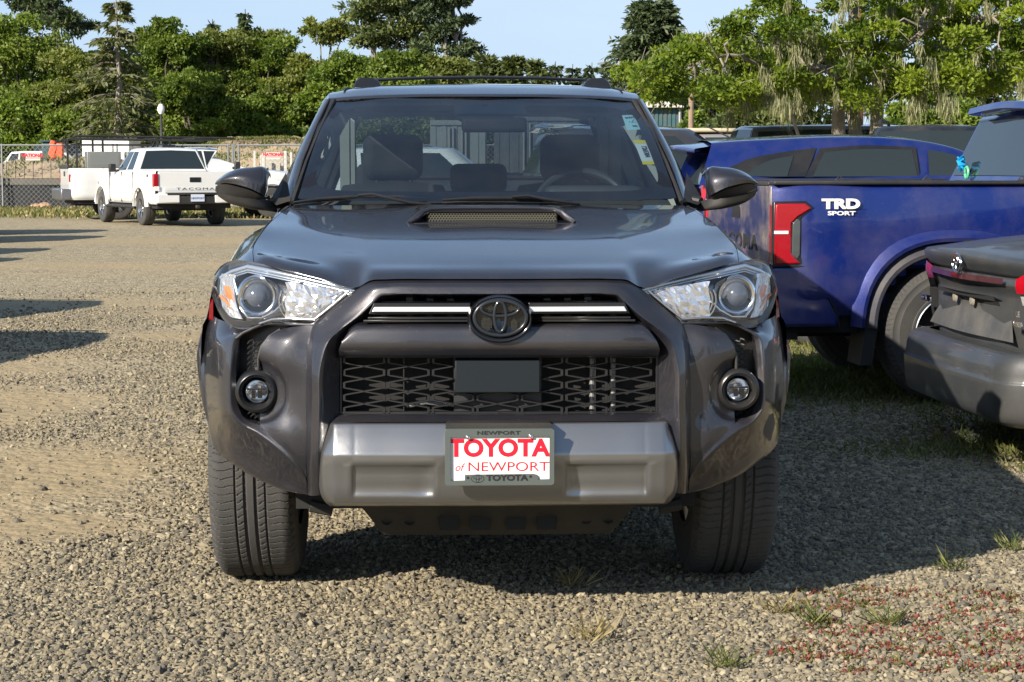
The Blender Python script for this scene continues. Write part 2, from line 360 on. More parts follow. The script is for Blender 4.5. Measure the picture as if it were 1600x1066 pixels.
# --- centre bar
mb=MB(); D=lambda y,d,xs:[h((x,y+dy,d+(.0 if x>600 else .012*(600-x)/60))) for x,dy in xs]
xs0=[(780,0),(700,0),(620,0),(575,1),(556,3),(546,9)]
rows=[D(500,-.82,xs0),D(508,-.872,[(780,0),(700,0),(620,0),(573,.5),(555,2),(543,12)]),D(511,-.880,[(780,0),(700,0),(620,0),(571,.5),(552,3),(540,14)]),
 D(529,-.892,[(780,0),(700,0),(620,0),(565,0),(543,2),(534,6)]),D(545,-.890,[(780,0),(700,0),(620,0),(562,0),(538,0),(530,0)]),D(548,-.886,[(780,0),(700,0),(620,0),(562,0),(537,0),(529,0)]),D(557,-.866,[(780,0),(700,0),(620,0),(562,-.5),(538,-1),(530,-1)]),D(560,-.80,[(780,0),(700,0),(620,0),(562,0),(538,0),(530,0)])]
mb.patch(rows,4,4,su={1:.004,5:.004},flange={'r':(0,.06,0)}); sym(mb,'grille_bar',M['grey'],smooth=50)
# --- upper grille
mb=MB(); mb.patch(hr([[(780,450,-.74),(540,450,-.74)],[(780,660,-.74),(500,660,-.74)]]),1,1); sym(mb,'grille_backing',M['dark'])
mb=MB()
for y,t,d in ((473,.010,-.80),(497,.006,-.855),(501.5,.006,-.86),(490.5,.005,-.80)):
    x1={473:592,497:575,501.5:568,490.5:580}[y]; a=h((x1,y,d)); b=(0,a[1],a[2]); mb.beam(a,b,.02,t)
for x in (600,640,672,704): 
    a=h((x,463,-.79));b=h((x,500,-.79)); mb.beam(a,b,.004,.02)
sym(mb,'upper_grille',M['blks'],bevel=.001)
mb=MB(); p=[h(q) for q in ((585,480,-.872),(735,480,-.885),(735,487.5,-.887),(581,487.5,-.874))]; mb.poly(p,(0,.03,0)); both(mb,'chrome_strip',mat('satin_strip',(.58,.60,.62),.35,.3),bevel=.0015,smooth=0)
mb=MB(); p=[h(q) for q in ((584,474,-.862),(735,474,-.872),(735,491,-.872),(576,491,-.862))]; mb.poly(p,(0,.03,0)); both(mb,'strip_backing',M['blks'],bevel=.0015,smooth=0)
# --- emblem
ec=Vector(h((780,497,-.90))); ec.x=0
def ell(mb,cx,cz,rx,rz,r,dy=0,n=56,flat=1):
    G=[]
    for k in range(n):
        t=2*pi*k/n; nx,nz=math.cos(t)/rx,math.sin(t)/rz; l=math.hypot(nx,nz); nx/=l;nz/=l
        rr=r(t) if callable(r) else r
        G.append([(ec.x+cx+rx*math.cos(t)+nx*rr*math.cos(q),ec.y+dy-rr*flat*math.sin(q),ec.z+cz+rz*math.sin(t)+nz*rr*math.cos(q)) for q in [2*pi*j/8 for j in range(8)]])
    mb.grid(np.array(G),closeu=True,closev=True)
P=1/551.
mb=MB(); G=[]
for rx,rz,dy,oz in ((50,37,.06,-2),(49.5,36.5,-.004,-2),(47,34,-.012,-1.5),(44,31,-.010,-.5),(41,28,-.002,0),(1,1,.0,0)):
    G.append([(ec.x+rx*P*math.cos(2*pi*k/64),ec.y+dy,ec.z+(oz+rz*math.sin(2*pi*k/64))*P) for k in range(64)])
mb.grid(np.array(G),closev=True); em=mb.obj('badge',M['gloss'],hero,smooth=50)
mb=MB(); ell(mb,.001,1*P,39.5*P,27*P,3.3*P,-.012); ell(mb,0,15*P,29*P,11.5*P,2.8*P,-.013); ell(mb,0,2.5*P,9*P,23*P,2.8*P,-.014)
mb.obj('badge_emblem',mat('badge_black',(.02,.024,.03),.25,.3,.5),em,smooth=60)
bmat_=mat('badge_mesh',(.06,.06,.05),.4,.3)
for qx,qz,w,hh,ang in ((-21,-9,9,11,0),(21,-10,6,9,0),(-14,15,6,4,0),(17,15,8,4,0)):
    mb=MB()
    for i in range(-int(w),int(w)+1,2):
        for j in range(-int(hh),int(hh)+1,2):
            if (i/w)**2+(j/hh)**2<=1: cxx=ec.x+(qx+i+(j%4)/2*.5)*P; czz=ec.z+(qz+j)*P; mb.box((cxx-.0011,ec.y-.010,czz-.0011),(cxx+.0011,ec.y-.005,czz+.0011))
    mb.obj('badge_mesh',bmat_,em,smooth=0)
# --- lower grille: flattened hexagons
mb=MB()
def curve_d(px): return -.815+.018*((px-780)/250)**2
def hb(a,b,w=.0042,dp=.016):
    A=h((a[0],a[1],curve_d(a[0])));B=h((b[0],b[1],curve_d(b[0]))); mb.beam(A,B,dp,w,up=(0,0,1)) if abs(a[0]-b[0])>1 else mb.beam(A,B,w,dp,up=(0,1,0))
P0=49.0*0+69.4
for row in range(-1,5):
    cy=562.5+19.6*row+ (0)
    for k in range(0,8):
        xl=534.5+P0*k; xr=xl+P0; xm=(xl+xr)/2
        off=0
        if xl>1020: continue
        for sgn in (-1,1):
            ys=cy+4.2*sgn; yc=cy+9.8*sgn
            for (xa,xb) in ((xl+4,xm),(xr-4,xm)):
                x0,y0,x1,y1=xa,ys,xb,yc
                if x1>1027 or x0>1027: continue
                if min(y0,y1)<557 or max(y0,y1)>644: continue
                if 713<(x0+x1)/2<843 and (y0+y1)/2<611: continue
                hb((x0,y0),(x1,y1))
        for xv in (xl+3.6,xr-3.6):
            if xv>1027 or cy<556 or cy>644: continue
            if 713<xv<843 and cy<611: continue
            hb((xv,cy-4.8),(xv,cy+4.8),.0075,.016)
    
for y in (557.5,644.5):
    hb((532,y),(780,y),.006,.02); hb((780,y),(1027,y),.006,.02)
for x in (533,1026): hb((x,556),(x,646),.006,.02)
for x in (631,930): hb((x,556),(x,646),.004,.006)
mb.obj('lower_grille',mat('grille_black',(.011,.011,.012),.45,dirt=.03),hero,smooth=0,bevel=.0008,seg=1)
mb=MB()
for i in range(14): a=h((560,562+i*6,-.70));b=h((1000,562+i*6,-.70)); mb.beam(a,b,.02,.003)
a=h((500,548,-.66));b=h((1060,652,-.66)); mb.box((a[0],-.66,b[2]),(b[0],-.65,a[2]))
mb.obj('radiator',mat('radiator',(.03,.028,.025),.6,.5),hero)
mb=MB()
for x in (925,958): a=h((x,560,-.76));b=h((x,640,-.76)); mb.tube([a,b],.008,8)
a=h((640,634,-.76));mb.tube([a,h((665,629,-.76)),h((700,633,-.76))],.006,8)
mb.obj('cooler_pipe',mat('pipe',(.25,.25,.25),.5,.4),hero)
# radar sensor panel
mb=MB(); p=[h(q) for q in ((711,562,-.845),(844,562,-.845),(844,614,-.855),(711,614,-.855))]; mb.poly(p,(0,.05,0)); sp_=mb.obj('sensor_panel',mat('sensor_plastic',(.006,.010,.014),.55,spec=.25),hero,bevel=.003)
mb=MB(); p=[h(q) for q in ((709,553,-.82),(846,553,-.82),(846,646,-.80),(709,646,-.80))]; mb.poly(p,(0,.01,0)); mb.obj('sensor_shroud',mat('shroud',(.03,.031,.034),.5),hero)
# --- ledge + silver skid
mb=MB(); mb.patch(hr([[(780,646,-.80),(620,646,-.80),(560,646,-.80),(527,646,-.79)],[(780,648,-.835),(620,648,-.835),(560,648,-.83),(524,649,-.81)],[(780,660,-.872),(620,660,-.872),(560,660,-.868),(516,662,-.84)]]),3,3,flange={'b':(0,.03,-.01)})
sym(mb,'bumper_ledge',M['grey'])
def skrow(y,d,e,ind=None):
    xs=[780,720,690,681,676,640,600,560,553,549,535,521,505+e,500+e,497+e]; ds=[0,0,0,0,0,.001,.003,.005,.006,.006,.008,.011,.045,.075,.10]
    out=[]
    for x,dd in zip(xs,ds):
        o=0
        if ind and 552<x<678: o=ind
        out.append(h((x,y,d+dd+o)))
    return out
rows=[skrow(660,-.86,14),skrow(662,-.884,11),skrow(686,-.908,5),skrow(708,-.926,1),skrow(712,-.928,1),skrow(726,-.923,0),skrow(730,-.921,0,.008),skrow(750,-.913,1,.010),skrow(768,-.906,3,.009),skrow(777,-.90,6,.002),skrow(786,-.888,12),skrow(789,-.87,16),skrow(791,-.80,18)]
mb=MB(); mb.patch(rows,3,3,su={1:.004,3:.003,4:.003,10:.004},sv={11:.006}); sym(mb,'skid_panel',M['silver'],smooth=60)
# --- licence plate
pw=MB(); A=Vector(h((695,670,-.965)));Bq=Vector(h((866,758,-.972))); px0,px1=A.x,Bq.x; pz1,pz0=A.z,Bq.z; pcx=(px0+px1)/2
def rr(x0,z0,x1,z1,r,n=5):
    o=[]
    for cx,cz,a0 in ((x1-r,z0+r,-90),(x1-r,z1-r,0),(x0+r,z1-r,90),(x0+r,z0+r,180)):
        o+=[(cx+r*math.cos(R(a0+90*i/n)),cz+r*math.sin(R(a0+90*i/n))) for i in range(n+1)]
    return o
YP=-.968
pw.poly([(x,YP-.004+.03,z) for x,z in rr(px0+.002,pz0+.01,px1-.002,pz1+.012,.012)],(0,.055,0))
br=pw.obj('plate_bracket',M['blk'],hero,smooth=30)
# frame ring: outer rounded rect, inner opening with bottom tab
mb=MB(); ox0,oz0,ox1,oz1=px0,pz0,px1,pz1
s=(ox1-ox0)/171.
def pp(u,v): return (ox0+(u-695)*s, oz1-(v-670)*s)
def ringpoly(outer,inner,y0,y1):
    # triangulate ring through bmesh fill
    bm=bmesh.new(); vo=[bm.verts.new((x,y0,z)) for x,z in outer]; vi=[bm.verts.new((x,y0,z)) for x,z in inner]
    es=[bm.edges.new((vo[i],vo[(i+1)%len(vo)])) for i in range(len(vo))]+[bm.edges.new((vi[i],vi[(i+1)%len(vi)])) for i in range(len(vi))]
    bmesh.ops.triangle_fill(bm,use_beauty=True,edges=es); 
    r=bmesh.ops.extrude_face_region(bm,geom=list(bm.faces)); 
    for v in [g for g in r['geom'] if isinstance(g,bmesh.types.BMVert)]: v.co.y+=y1-y0
    bmesh.ops.recalc_face_normals(bm,faces=bm.faces)
    m=MB(); bm.verts.index_update(); m.v=[tuple(v.co) for v in bm.verts]; m.f=[tuple(v.index for v in f.verts) for f in bm.faces]; bm.free(); return m
inner=[pp(704,752),pp(726,751.5),pp(726,742.5),pp(833,741.5),pp(839,743),pp(840,750.5),pp(858.5,750),pp(858.5,682),pp(704,683)]
fr=ringpoly(rr(ox0,oz0,ox1,oz1,.008),inner,YP-.006,YP+.008).obj('plate_frame',M['frame'],hero,bevel=.0012,smooth=0)
mb=MB(); mb.box((ox0+.008,YP+.003,oz0+.008),(ox1-.008,YP+.005,oz1-.008)); pl=mb.obj('license_plate',M['white'],fr,smooth=0)
def ptext(s_,u,v,hh,mt,par,nm,y=YP+.0028,**k):
    x,z=pp(u,v); return text(s_,hh,TM((x,y,z),(1,0,0),(0,0,1)),mt,par,nm,ext=.0008,**k)
ptext('TOYOTA',779.5,702,26.5*s,M['red'],pl,'plate_lettering',bold=.0027,wx=1.03,space=1.0)
ptext('NEWPORT',794,731,15*s,M['red'],pl,'plate_lettering',wx=1.27,bold=-.0001,space=1.0)
ptext('of',716,731.5,12.5*s,M['red'],pl,'plate_lettering',shear=.35,wx=.9,bold=-.0001)
dk=mat('frame_letter',(.012,.014,.016),.5)
ptext('NEWPORT',779,676.5,5.6*s,dk,fr,'frame_lettering',y=YP-.0062,bold=.0004,wx=1.75,space=1.05)
ptext('TOYOTA',792,747.5,9*s,dk,fr,'frame_lettering',y=YP-.0062,bold=.0010,wx=1.25)
mb=MB(); x,z=pp(746,748)
for a,b,rx,rz in ((0,0,10,6.3),(0,1.8,6.6,2.9),(0,0,2.4,6.2)):
    n=32; mb.tube([(x+a*s+rx*s*math.cos(2*pi*k/n),YP-.0062,z+b*s+rz*s*math.sin(2*pi*k/n)) for k in range(n+1)],.00075,5,caps=False)
mb.obj('frame_emblem',dk,fr)
mb=MB()
for u,v,rd in ((731,747,1.7),(829,745.5,1.7)):
    x,z=pp(u,v); mb.lathe([(.0001,0),(rd*s*1.3,0)],16,ring_axis((x,YP-.0064,z)))
mb.obj('frame_hole',M['dark'],fr)
for u,v in ((731,683),(829,681.5)):
    x,z=pp(u,v); mb=MB(); mb.lathe([(.0001,.006),(.0035,.0055),(.0065,.002),(.007,-.004)],20,ring_axis((x,YP-.005,z))); mb.obj('plate_screw',M['chrome'],fr,smooth=60)
# --- headlights
T=[(557,451,-.785),(530,443,-.765),(500,435.5,-.745),(460,426.5,-.715),(420,418,-.68),(388,411.5,-.635),(364,410,-.58),(346,418,-.53),(335,432,-.485)]
Bt=[(549.5,459,-.80),(520,482,-.795),(489.5,504.5,-.785),(455,503.5,-.765),(418,504,-.735),(380,512,-.685),(354,502,-.61),(340,482,-.545),(331,458,-.485)]
def mid(a,b,t,bul): return tuple(a[i]*(1-t)+b[i]*t for i in range(2))+(a[2]*(1-t)+b[2]*t-bul,)
mb=MB(); mb.patch(hr([T,[mid(a,b,.12,.012) for a,b in zip(T,Bt)],[mid(a,b,.5,.018) for a,b in zip(T,Bt)],[mid(a,b,.9,.010) for a,b in zip(T,Bt)],Bt]),4,4,flange={'t':(0,.02,0),'b':(0,.02,0)})
lensL,lensR=both(mb,'headlight',M['lens'],smooth=60)
def hlpart(mbuild,name,mt,**k):
    for par,fl in ((lensL,0),(lensR,1)):
        m=MB(); mbuild(m); 
        if fl: m.flipx()
        m.obj(name,mt,par,**k)
def shell(m):
    m.patch(hr([[(a[0],a[1]-3,a[2]+.005) for a in T],[mid(a,b,.3,-.075) for a,b in zip(T,Bt)],[mid(a,b,.75,-.075) for a,b in zip(T,Bt)],[(a[0],a[1]+3,a[2]+.01) for a in Bt]]),4,4)
M['housing']=mat('lamp_housing',(.34,.35,.37),.22,.85); M['facet']=mat('faceted_reflector',(.92,.92,.94),.12,.8,bump=.3,bscale=40)
hlpart(shell,'lamp_housing',M['housing'],smooth=60)
def proj(m):
    c=Vector(h((402,463,-.665))); m.lathe([(.030,-.02),(.040,.004),(.046,.010),(.052,.012),(.058,.004),(.062,-.03)],40,ring_axis(c,.0))
hlpart(proj,'projector_bezel',M['chrome'],smooth=60)
def pl_(m):
    c=Vector(h((402,463,-.665))); m.lathe([(.0001,.030),(.015,.027),(.028,.018),(.038,.002),(.042,-.01)],40,ring_axis(c,.0))
M['pglass']=mat('projector_lens',(.10,.11,.13),.02,0,1,spec=1)
hlpart(pl_,'projector_lens',M['pglass'],smooth=60)
def cap_(m):
    c=Vector(h((402,463,-.665)))
    G=[[(c.x+r*math.cos(t),c.y-.028+r*.3,c.z+r*math.sin(t)) for t in np.linspace(pi*1.08,pi*1.92,16)] for r in (.030,.040)]; m.grid(G)
hlpart(cap_,'projector_shade',M['gloss'])
def refl(m):
    c=Vector(h((474,471,-.715))); m.lathe([(.0001,-.04),(.02,-.036),(.036,-.022),(.046,.0)],12,ring_axis(c)@Matrix.Diagonal((1.15,1,1,1)))
    rg=np.random.default_rng(11); nx,ny=18,9; G=[]
    for v in range(ny):
        row=[]
        for u in range(nx):
            f=u/(nx-1); g=v/(ny-1); xt=447+f*88; yt=441+f*13; yb=500-max(0,(xt-494))*.92; yy=yt+(yb-yt)*g
            row.append(h((xt+rg.uniform(-2,2),yy+rg.uniform(-1.5,1.5),-.742+.045*f*0-.02*f+rg.uniform(-.0028,.0028)-.010*math.sin(g*pi)*math.sin(f*pi))))
        G.append(row)
    m.grid(G)
hlpart(refl,'beam_reflector',M['facet'],smooth=0)
def ringc(m):
    c=Vector(h((470,471,-.725)))
    for r0,th in ((.052,.004),(.062,.0035),(.050,.0)):
        pts=[(c.x+r0*math.cos(t),c.y+.0,c.z+r0*math.sin(t)) for t in np.linspace(R(150),R(262),14)]
        if th: m.tube(pts,th,6)
    m.tube([h(p) for p in ((449,452,-.725),(446,470,-.725),(430,486,-.715),(410,497,-.70),(388,497,-.68),(377,483,-.66),(371,460,-.65),(366,436,-.63))],.0042,7)
    m.tube([h(p) for p in ((545,455,-.79),(520,477,-.785),(491,500,-.775),(455,498,-.755),(425,499,-.73),(405,506,-.715))],.004,7)
hlpart(ringc,'chrome_trim',M['chrome'],smooth=60)
def drl(m):
    for dy,w in ((5.5,.0075),(10.5,.0035),(14,.0025)):
        m.tube([h((a[0]+(4 if i<2 else 0),a[1]+dy+(1.5*i if i>5 else 0),a[2]-.004+.012)) for i,a in enumerate(T[:8])],w,8,flat=1)
hlpart(drl,'light_strip',mat('light_strip',(.62,.70,.82),.15,.7,1),smooth=60)
def amb(m):
    for (x0,y0,x1,y1,w) in ((350,448,362,455,.012),):
        m.patch(hr([[(350,447,-.56),(357,447,-.585),(364,450,-.60)],[(352,458,-.57),(359,460,-.60),(366,463,-.61)],[(355,470,-.57),(362,474,-.60),(369,478,-.615)]]),3,3)
    m.tube([h((344,462,-.55)),h((354,472,-.585)),h((362,482,-.605))],.004,6)
hlpart(amb,'amber_reflector',M['amber'],smooth=0)
def fac(m):
    a=len(m.v); m.patch(hr([[(346,428,-.53),(358,428,-.58),(368,430,-.61)],[(343,450,-.525),(354,450,-.57),(366,452,-.62)],[(347,478,-.545),(360,480,-.60),(371,482,-.63)],[(356,494,-.59),(366,497,-.62),(379,499,-.655)]]),3,3)
    rg=np.random.default_rng(4); m.v=[(x,y+rg.uniform(-.004,.004),z) for x,y,z in m.v]
hlpart(fac,'side_reflector',mat('side_facets',(.85,.85,.86),.15,.7,bump=1.0,bscale=60),smooth=0)
def msk(m):
    m.patch(hr([[(334,458,-.50),(348,482,-.56),(357,493,-.60),(380,503,-.675),(405,499,-.70),(440,500,-.745)],[(331,462,-.48),(341,484,-.545),(354,502,-.605),(380,511,-.68),(418,503,-.73),(440,503,-.755)]]),2,3)
hlpart(msk,'lamp_mask',M['blks'])
# --- hood
def hc(x,y,z): return (x,y,z)
HZ=[(-.84,1.005),(-.80,1.018),(-.70,1.034),(-.5,1.066),(-.2,1.106),(.1,1.14),(.35,1.165),(.62,1.186)]
frontE=[(780,436,-.84),(690,436,-.835),(603,436.5,-.825),(580,438,-.82),(558,449,-.80),(500,435,-.77),(440,420.5,-.715),(410,413,-.66),(397,410,-.625)]
sideE=[None,(396.8,406,-.595),(395.5,394,-.49),(402,375,-.25),(414,358,-.08),(428,343,.15),(441,332,.32),(457,321.5,.60)]
rows=[[h(p) for p in frontE]]
f0=np.array(rows[0])
for k,(yy,zz) in enumerate(HZ):
    if k==0: continue
    e=np.array(h(sideE[k])); row=[]
    for j,fp in enumerate(f0):
        u=abs(fp[0])/abs(f0[-1][0]); 
        x=fp[0]/f0[-1][0]*e[0]
        t=(k/7.)**.9
        ym=fp[1]+(yy-(-.84))*( (.62-fp[1])/(1.46)) if j<8 else e[1]
        if j==8: y,z=e[1],e[2]
        else:
            y=(1-u**3)*(fp[1]+(yy+.84)/(1.46)*(.56+.0*u-fp[1]))+u**3*e[1]
            zc=zz; edge=e[2]
            dome=.010*max(0,1-abs(u-.0)/.62)**.5 if k>1 else .004*(1-u)
            z=(zc+dome)*(1-u**3)+ (edge)*u**3
            if k==1:
                z=fp[2]+.015; y=fp[1]+.035; x=fp[0]*1.0
        row.append((x,y,z))
    rows.append(row)
mb=MB(); G=mb.patch(rows,6,5,su={},flange={'t':(0,.03,-.008)}); hood_rows=G
hood=sym(mb,'hood',M['grey'],smooth=60,bevel=0)
# scoop
mb=MB()
def sc(px,py,d,dz=0): a=h((px,py,d)); return (a[0]-.032*(a[1]+.84)/2*0,a[1],a[2]+dz)
SX=[0,.10,.18,.215,.238,.258,.272]
top=[1,1,1,.97,.72,.25,0]
rowsS=[]
for v,(yy,zz,k) in enumerate([(-.02,1.128,0),(.03,1.158,1),(.05,1.168,1),(.075,1.170,1),(.16,1.1705,1),(.30,1.1715,1),(.44,1.172,.0)]):
    rowsS.append([(-x,yy+ (0 if v>3 else .02*(1-t)) ,(1.122+ .085*max(0,yy)) + (zz-(1.122+.085*max(0,yy)))*t) for x,t in zip(SX,top)])
SZ=.016
rowsS=[[(x,y,z+SZ) for x,y,z in r] for r in rowsS]
mb.patch(rowsS[1:],5,5,flange={'t':(0,.03,0)}); scoop=sym(mb,'hood_scoop',M['grey'],hero,smooth=70)
mb=MB(); mb.box((-.212,.045,1.10),(.212,.05,1.166+SZ)); mb.box((-.205,.0,1.122),(.205,.045,1.126)); mb.obj('scoop_recess',M['dark'],scoop)
mb=MB(); pts=[(-.262,.01,1.135),(-.245,-.012,1.137),(-.12,-.018,1.139),(0,-.02,1.139)]; mb.tube(pts,.006,8,flat=.5); mb.tube([(-.274,.03,1.140),(-.262,.012,1.146),(-.243,.018,1.156),(-.224,.032,1.172),(-.200,.040,1.1815),(-.15,.044,1.1845),(-.08,.045,1.1855),(0,.045,1.186)],[.004,.012,.014,.012,.009,.008,.008,.008],10,flat=.9); mb.mirror(); mb.obj('scoop_lip',M['grey'],scoop)
mb=MB(); 
for j in range(5):
    for i in range(44):
        x=-.203+i*.0094+(j%2)*.0048; z=1.128+SZ+j*.0068
        mb.tube([(x-.0048,.038,z-.0032),(x,.036,z),(x+.0048,.038,z-.0032)],.0011,4,caps=False); 
        if j<4: mb.tube([(x,.036,z),(x,.037,z+.0038)],.0011,4,caps=False)
mb.obj('scoop_mesh',mat('scoop_mesh',(.30,.29,.22),.45,.6),scoop)
# washer nozzles, cowl, wipers
mb=MB(); 
rowsC=[[(0,.54,1.178),(-.35,.56,1.176),(-.69,.61,1.168)],[(0,.56,1.170),(-.35,.58,1.168),(-.69,.63,1.160)],[(0,.68,1.19),(-.35,.70,1.188),(-.70,.74,1.18)]]
mb.patch(rowsC,3,4); sym(mb,'cowl',M['blk'])
def wiper(pts,arm,name='wiper'):
    m=MB(); m.tube([h(p) for p in pts],[.006]+[.012]*(len(pts)-2)+[.006],8,flat=.6); m2=MB(); m2.tube([h(p) for p in arm],.008,8,flat=.7)
    o=m.obj(name,M['blks'],hero); m2.obj('wiper_arm',M['blks'],o); m3=MB(); m3.tube([(h(p)[0],h(p)[1],h(p)[2]-.010) for p in pts],.003,6); m3.obj('wiper_rubber',M['dark'],o)
wiper([(459,316.5,.55),(500,311,.57),(560,307,.57),(620,308,.55),(667,310,.55)],[(560,305,.53),(583,303.5,.52),(610,310,.50),(640,317,.50),(672,319.5,.52)])
wiper([(691,312.5,.50),(740,310,.50),(800,310,.50),(850,311,.50),(893,314,.53)],[(800,308,.47),(825,306,.47),(850,311,.46),(890,317,.46),(905,319,.48)])
# --- fender + flare
def arch(cy,cz,r,a0,a1,n): return [(cy+r*math.cos(t),cz+r*math.sin(t)) for t in np.linspace(R(a0),R(a1),n)]
edge=[h(p) for p in ((396,410,-.62),(395.5,402,-.56),(394.5,394,-.49),(401,375,-.25),(413,358,-.08),(427,343,.15),(440,332,.32),(452,322,.56))]
silh=[h(p) for p in ((366,410.5,-.555),(370,406,-.47),(376,401,-.40),(394,380,-.18),(405,366,-.04),(420,347,.17),(432,335,.34),(443,325,.58))]
cols=[]
for k,(e,s_) in enumerate(zip(edge,silh)):
    e=np.array(e);s_=np.array(s_); y=s_[1]
    w=np.array((s_[0]-.035,y,s_[2]-.045)); w2=np.array((min(-.845,s_[0]-.06),y,s_[2]-.10)); w3=np.array((-.872,y,.86)) 
    if k==0: w=np.array(h((350,417,-.54)));w2=np.array(h((340,428,-.50)));w3=np.array(h((331,452,-.46)))
    if k==1: w3=np.array((-.86,-.42,.90)); 
    cols.append([e+np.array((.0,0,-.0)),(e+s_)/2+np.array((0,0,.004)),s_,w,w2,w3])
mb=MB(); mb.patch(np.array(cols).transpose(1,0,2),4,5,flange={'t':(.004,0,-.03),'l':(.01,.02,-.01)}); fenL=both(mb,'fender',M['grey'],smooth=60)
# wheel arch flares
WZ=.395
def flare_mb(cy,x0=-.872):
    m=MB(); G=[]
    for t in np.linspace(R(8),R(170),44):
        row=[]; 
        for r,x in ((.60,-.86),(.575,-.885),(.54,-.915),(.50,-.932),(.478,-.934),(.465,-.925),(.462,-.88),(.462,-.80)):
            sz=1.0; yy=cy+r*math.cos(t)*1.0; zz=WZ+r*sz*math.sin(t)
            if zz<.27: zz=.27+(zz-.27)*.2
            td=math.degrees(t) if cy<1 else math.degrees(t)
            xo=np.interp(td,[0,90,110,134,149,160,170],[-.885,-.888,-.897,-.912,-.893,-.868,-.848])
            x=x if x>-.88 else xo+(x+.934)*(xo/-.934)**2
            if td>140 and r>.5: yy=cy+(.5+(r-.5)*max(0,1-(td-140)/20))*math.cos(t)
            row.append((max(x,xo),yy,zz))
        G.append(row)
    m.grid(G); return m
m=flare_mb(0); both(m,'wheel_flare',M['grey'],smooth=60)
m=flare_mb(2.79); both(m,'wheel_flare',M['grey'],smooth=60)
# body side (doors, rear quarter) with wheel openings
mb=MB(); ys=np.linspace(-.42,3.86,90); side=[(.40,-.79),(.46,-.84),(.60,-.870),(.80,-.885),(.90,-.88),(1.0,-.860),(1.10,-.835),(1.165,-.80)]
G=[]
for y in ys:
    row=[]; k=max(0,(y-3.2)/.66); f=max(0,(.55-y)/.97)
    for z,x in side:
        if y<.56: z2=z if z<.86 else .86+(z-.86)*.1
        else: z2=z
        row.append((x+.14*k**2+.06*max(0,min(1,(1.5-y)/.9))*max(0,min(1,(z-.85)/.3)),y,z2))
    G.append(row)
G=np.array(G); G=interp(G.transpose(1,0,2),3).transpose(1,0,2)
sidemb=MB(); sidemb.grid(G)
def cutarch(m,cs,r):
    keep=[]; V=np.array(m.v)
    for cy in cs:
        d=np.hypot(V[:,1]-cy,V[:,2]-WZ); V[(d>r*.94)&(d<r)]
    ins=np.zeros(len(V),bool)
    for cy in cs: ins|=np.hypot(V[:,1]-cy,V[:,2]-WZ)<r
    m.f=[f for f in m.f if not all(ins[i] for i in f)]
cutarch(sidemb,(0,2.79),.50)
both(sidemb,'body_side',M['grey'],smooth=60)
# door seams as dark inlays plus handles
mb=MB()
for y in (.98,2.0,2.62):
    q=[(x+.06*max(0,min(1,(1.5-y)/.9))*max(0,min(1,(z-.85)/.3)),z) for z,x in side[1:]]
    mb.grid([[(x-.0015,y,z) for x,z in q],[(x-.0015,y+.006,z) for x,z in q]])
both(mb,'door_seam',M['dark'])
mb=MB()
for y in (1.70,2.45): mb.tube([(-.895,y,.99),(-.925,y+.03,.99),(-.925,y+.13,.99),(-.895,y+.16,.99)],.012,8)
both(mb,'door_handle',M['grey'])
# --- underbody
mb=MB(); mb.box((-.60,-.50,.30),(.60,3.7,.52)); mb.box((-.80,.60,.36),(.80,2.1,.46)); mb.box((-.55,-.70,.42),(.55,.2,.80)); mb.obj('underbody',M['dark'],hero)
mb=MB(); mb.box((-.84,-.33,.83),(-.50,.50,.85)); mb.box((-.60,-.72,.45),(-.52,.55,.99)); mb.mirror(); mb.box((-.66,.50,.5),(.66,.56,1.15)); mb.obj('wheel_well',M['dark'],hero)
mb=MB()
pts=[h(q) for q in ((563,786,-.72),(600,830,-.62),(780,831,-.62))]
top=[(pts[0][0],-.72,.352),(0,-.72,.352)]
mb.add([top[0],(0,-.74,.352),(0,-.63,.248),(pts[1][0]-.0,-.62,.248),(pts[1][0]+.01,.1,.24),(0,.1,.24)],[(0,1,2,3),(3,2,5,4)]); mb.mirror()
skp=mb.obj('skid_plate',M['under'],hero,solid=.006,smooth=0)
mb=MB()
for px in (702,806):
    a=h((px,800,-.70)); mb.box((a[0]-.028,-.70,.27),(a[0]+.028,-.64,.315))
mb.mirror(); mb.obj('tow_slot',M['dark'],skp)
mb=MB()
for px in (605,640): 
    a=h((px,811,-.665)); mb.lathe([(.014,0),(.018,.004),(.020,-.01)],20,ring_axis((a[0],-.668,a[2])))
mb.mirror(); mb.obj('plate_bolt',M['under'],skp)
mb=MB(); mb.box((-.47,-.66,.33),(-.40,-.5,.42)); mb.tube([h((485,790,-.5)),h((520,797,-.5))],.02,8); mb.tube([(-.62,.0,.40),(-.35,.0,.36)],.03,8); mb.tube([(-.62,.05,.52),(-.4,.1,.62)],.022,8)
mb.mirror(); mb.obj('suspension_arm',M['under'],hero)
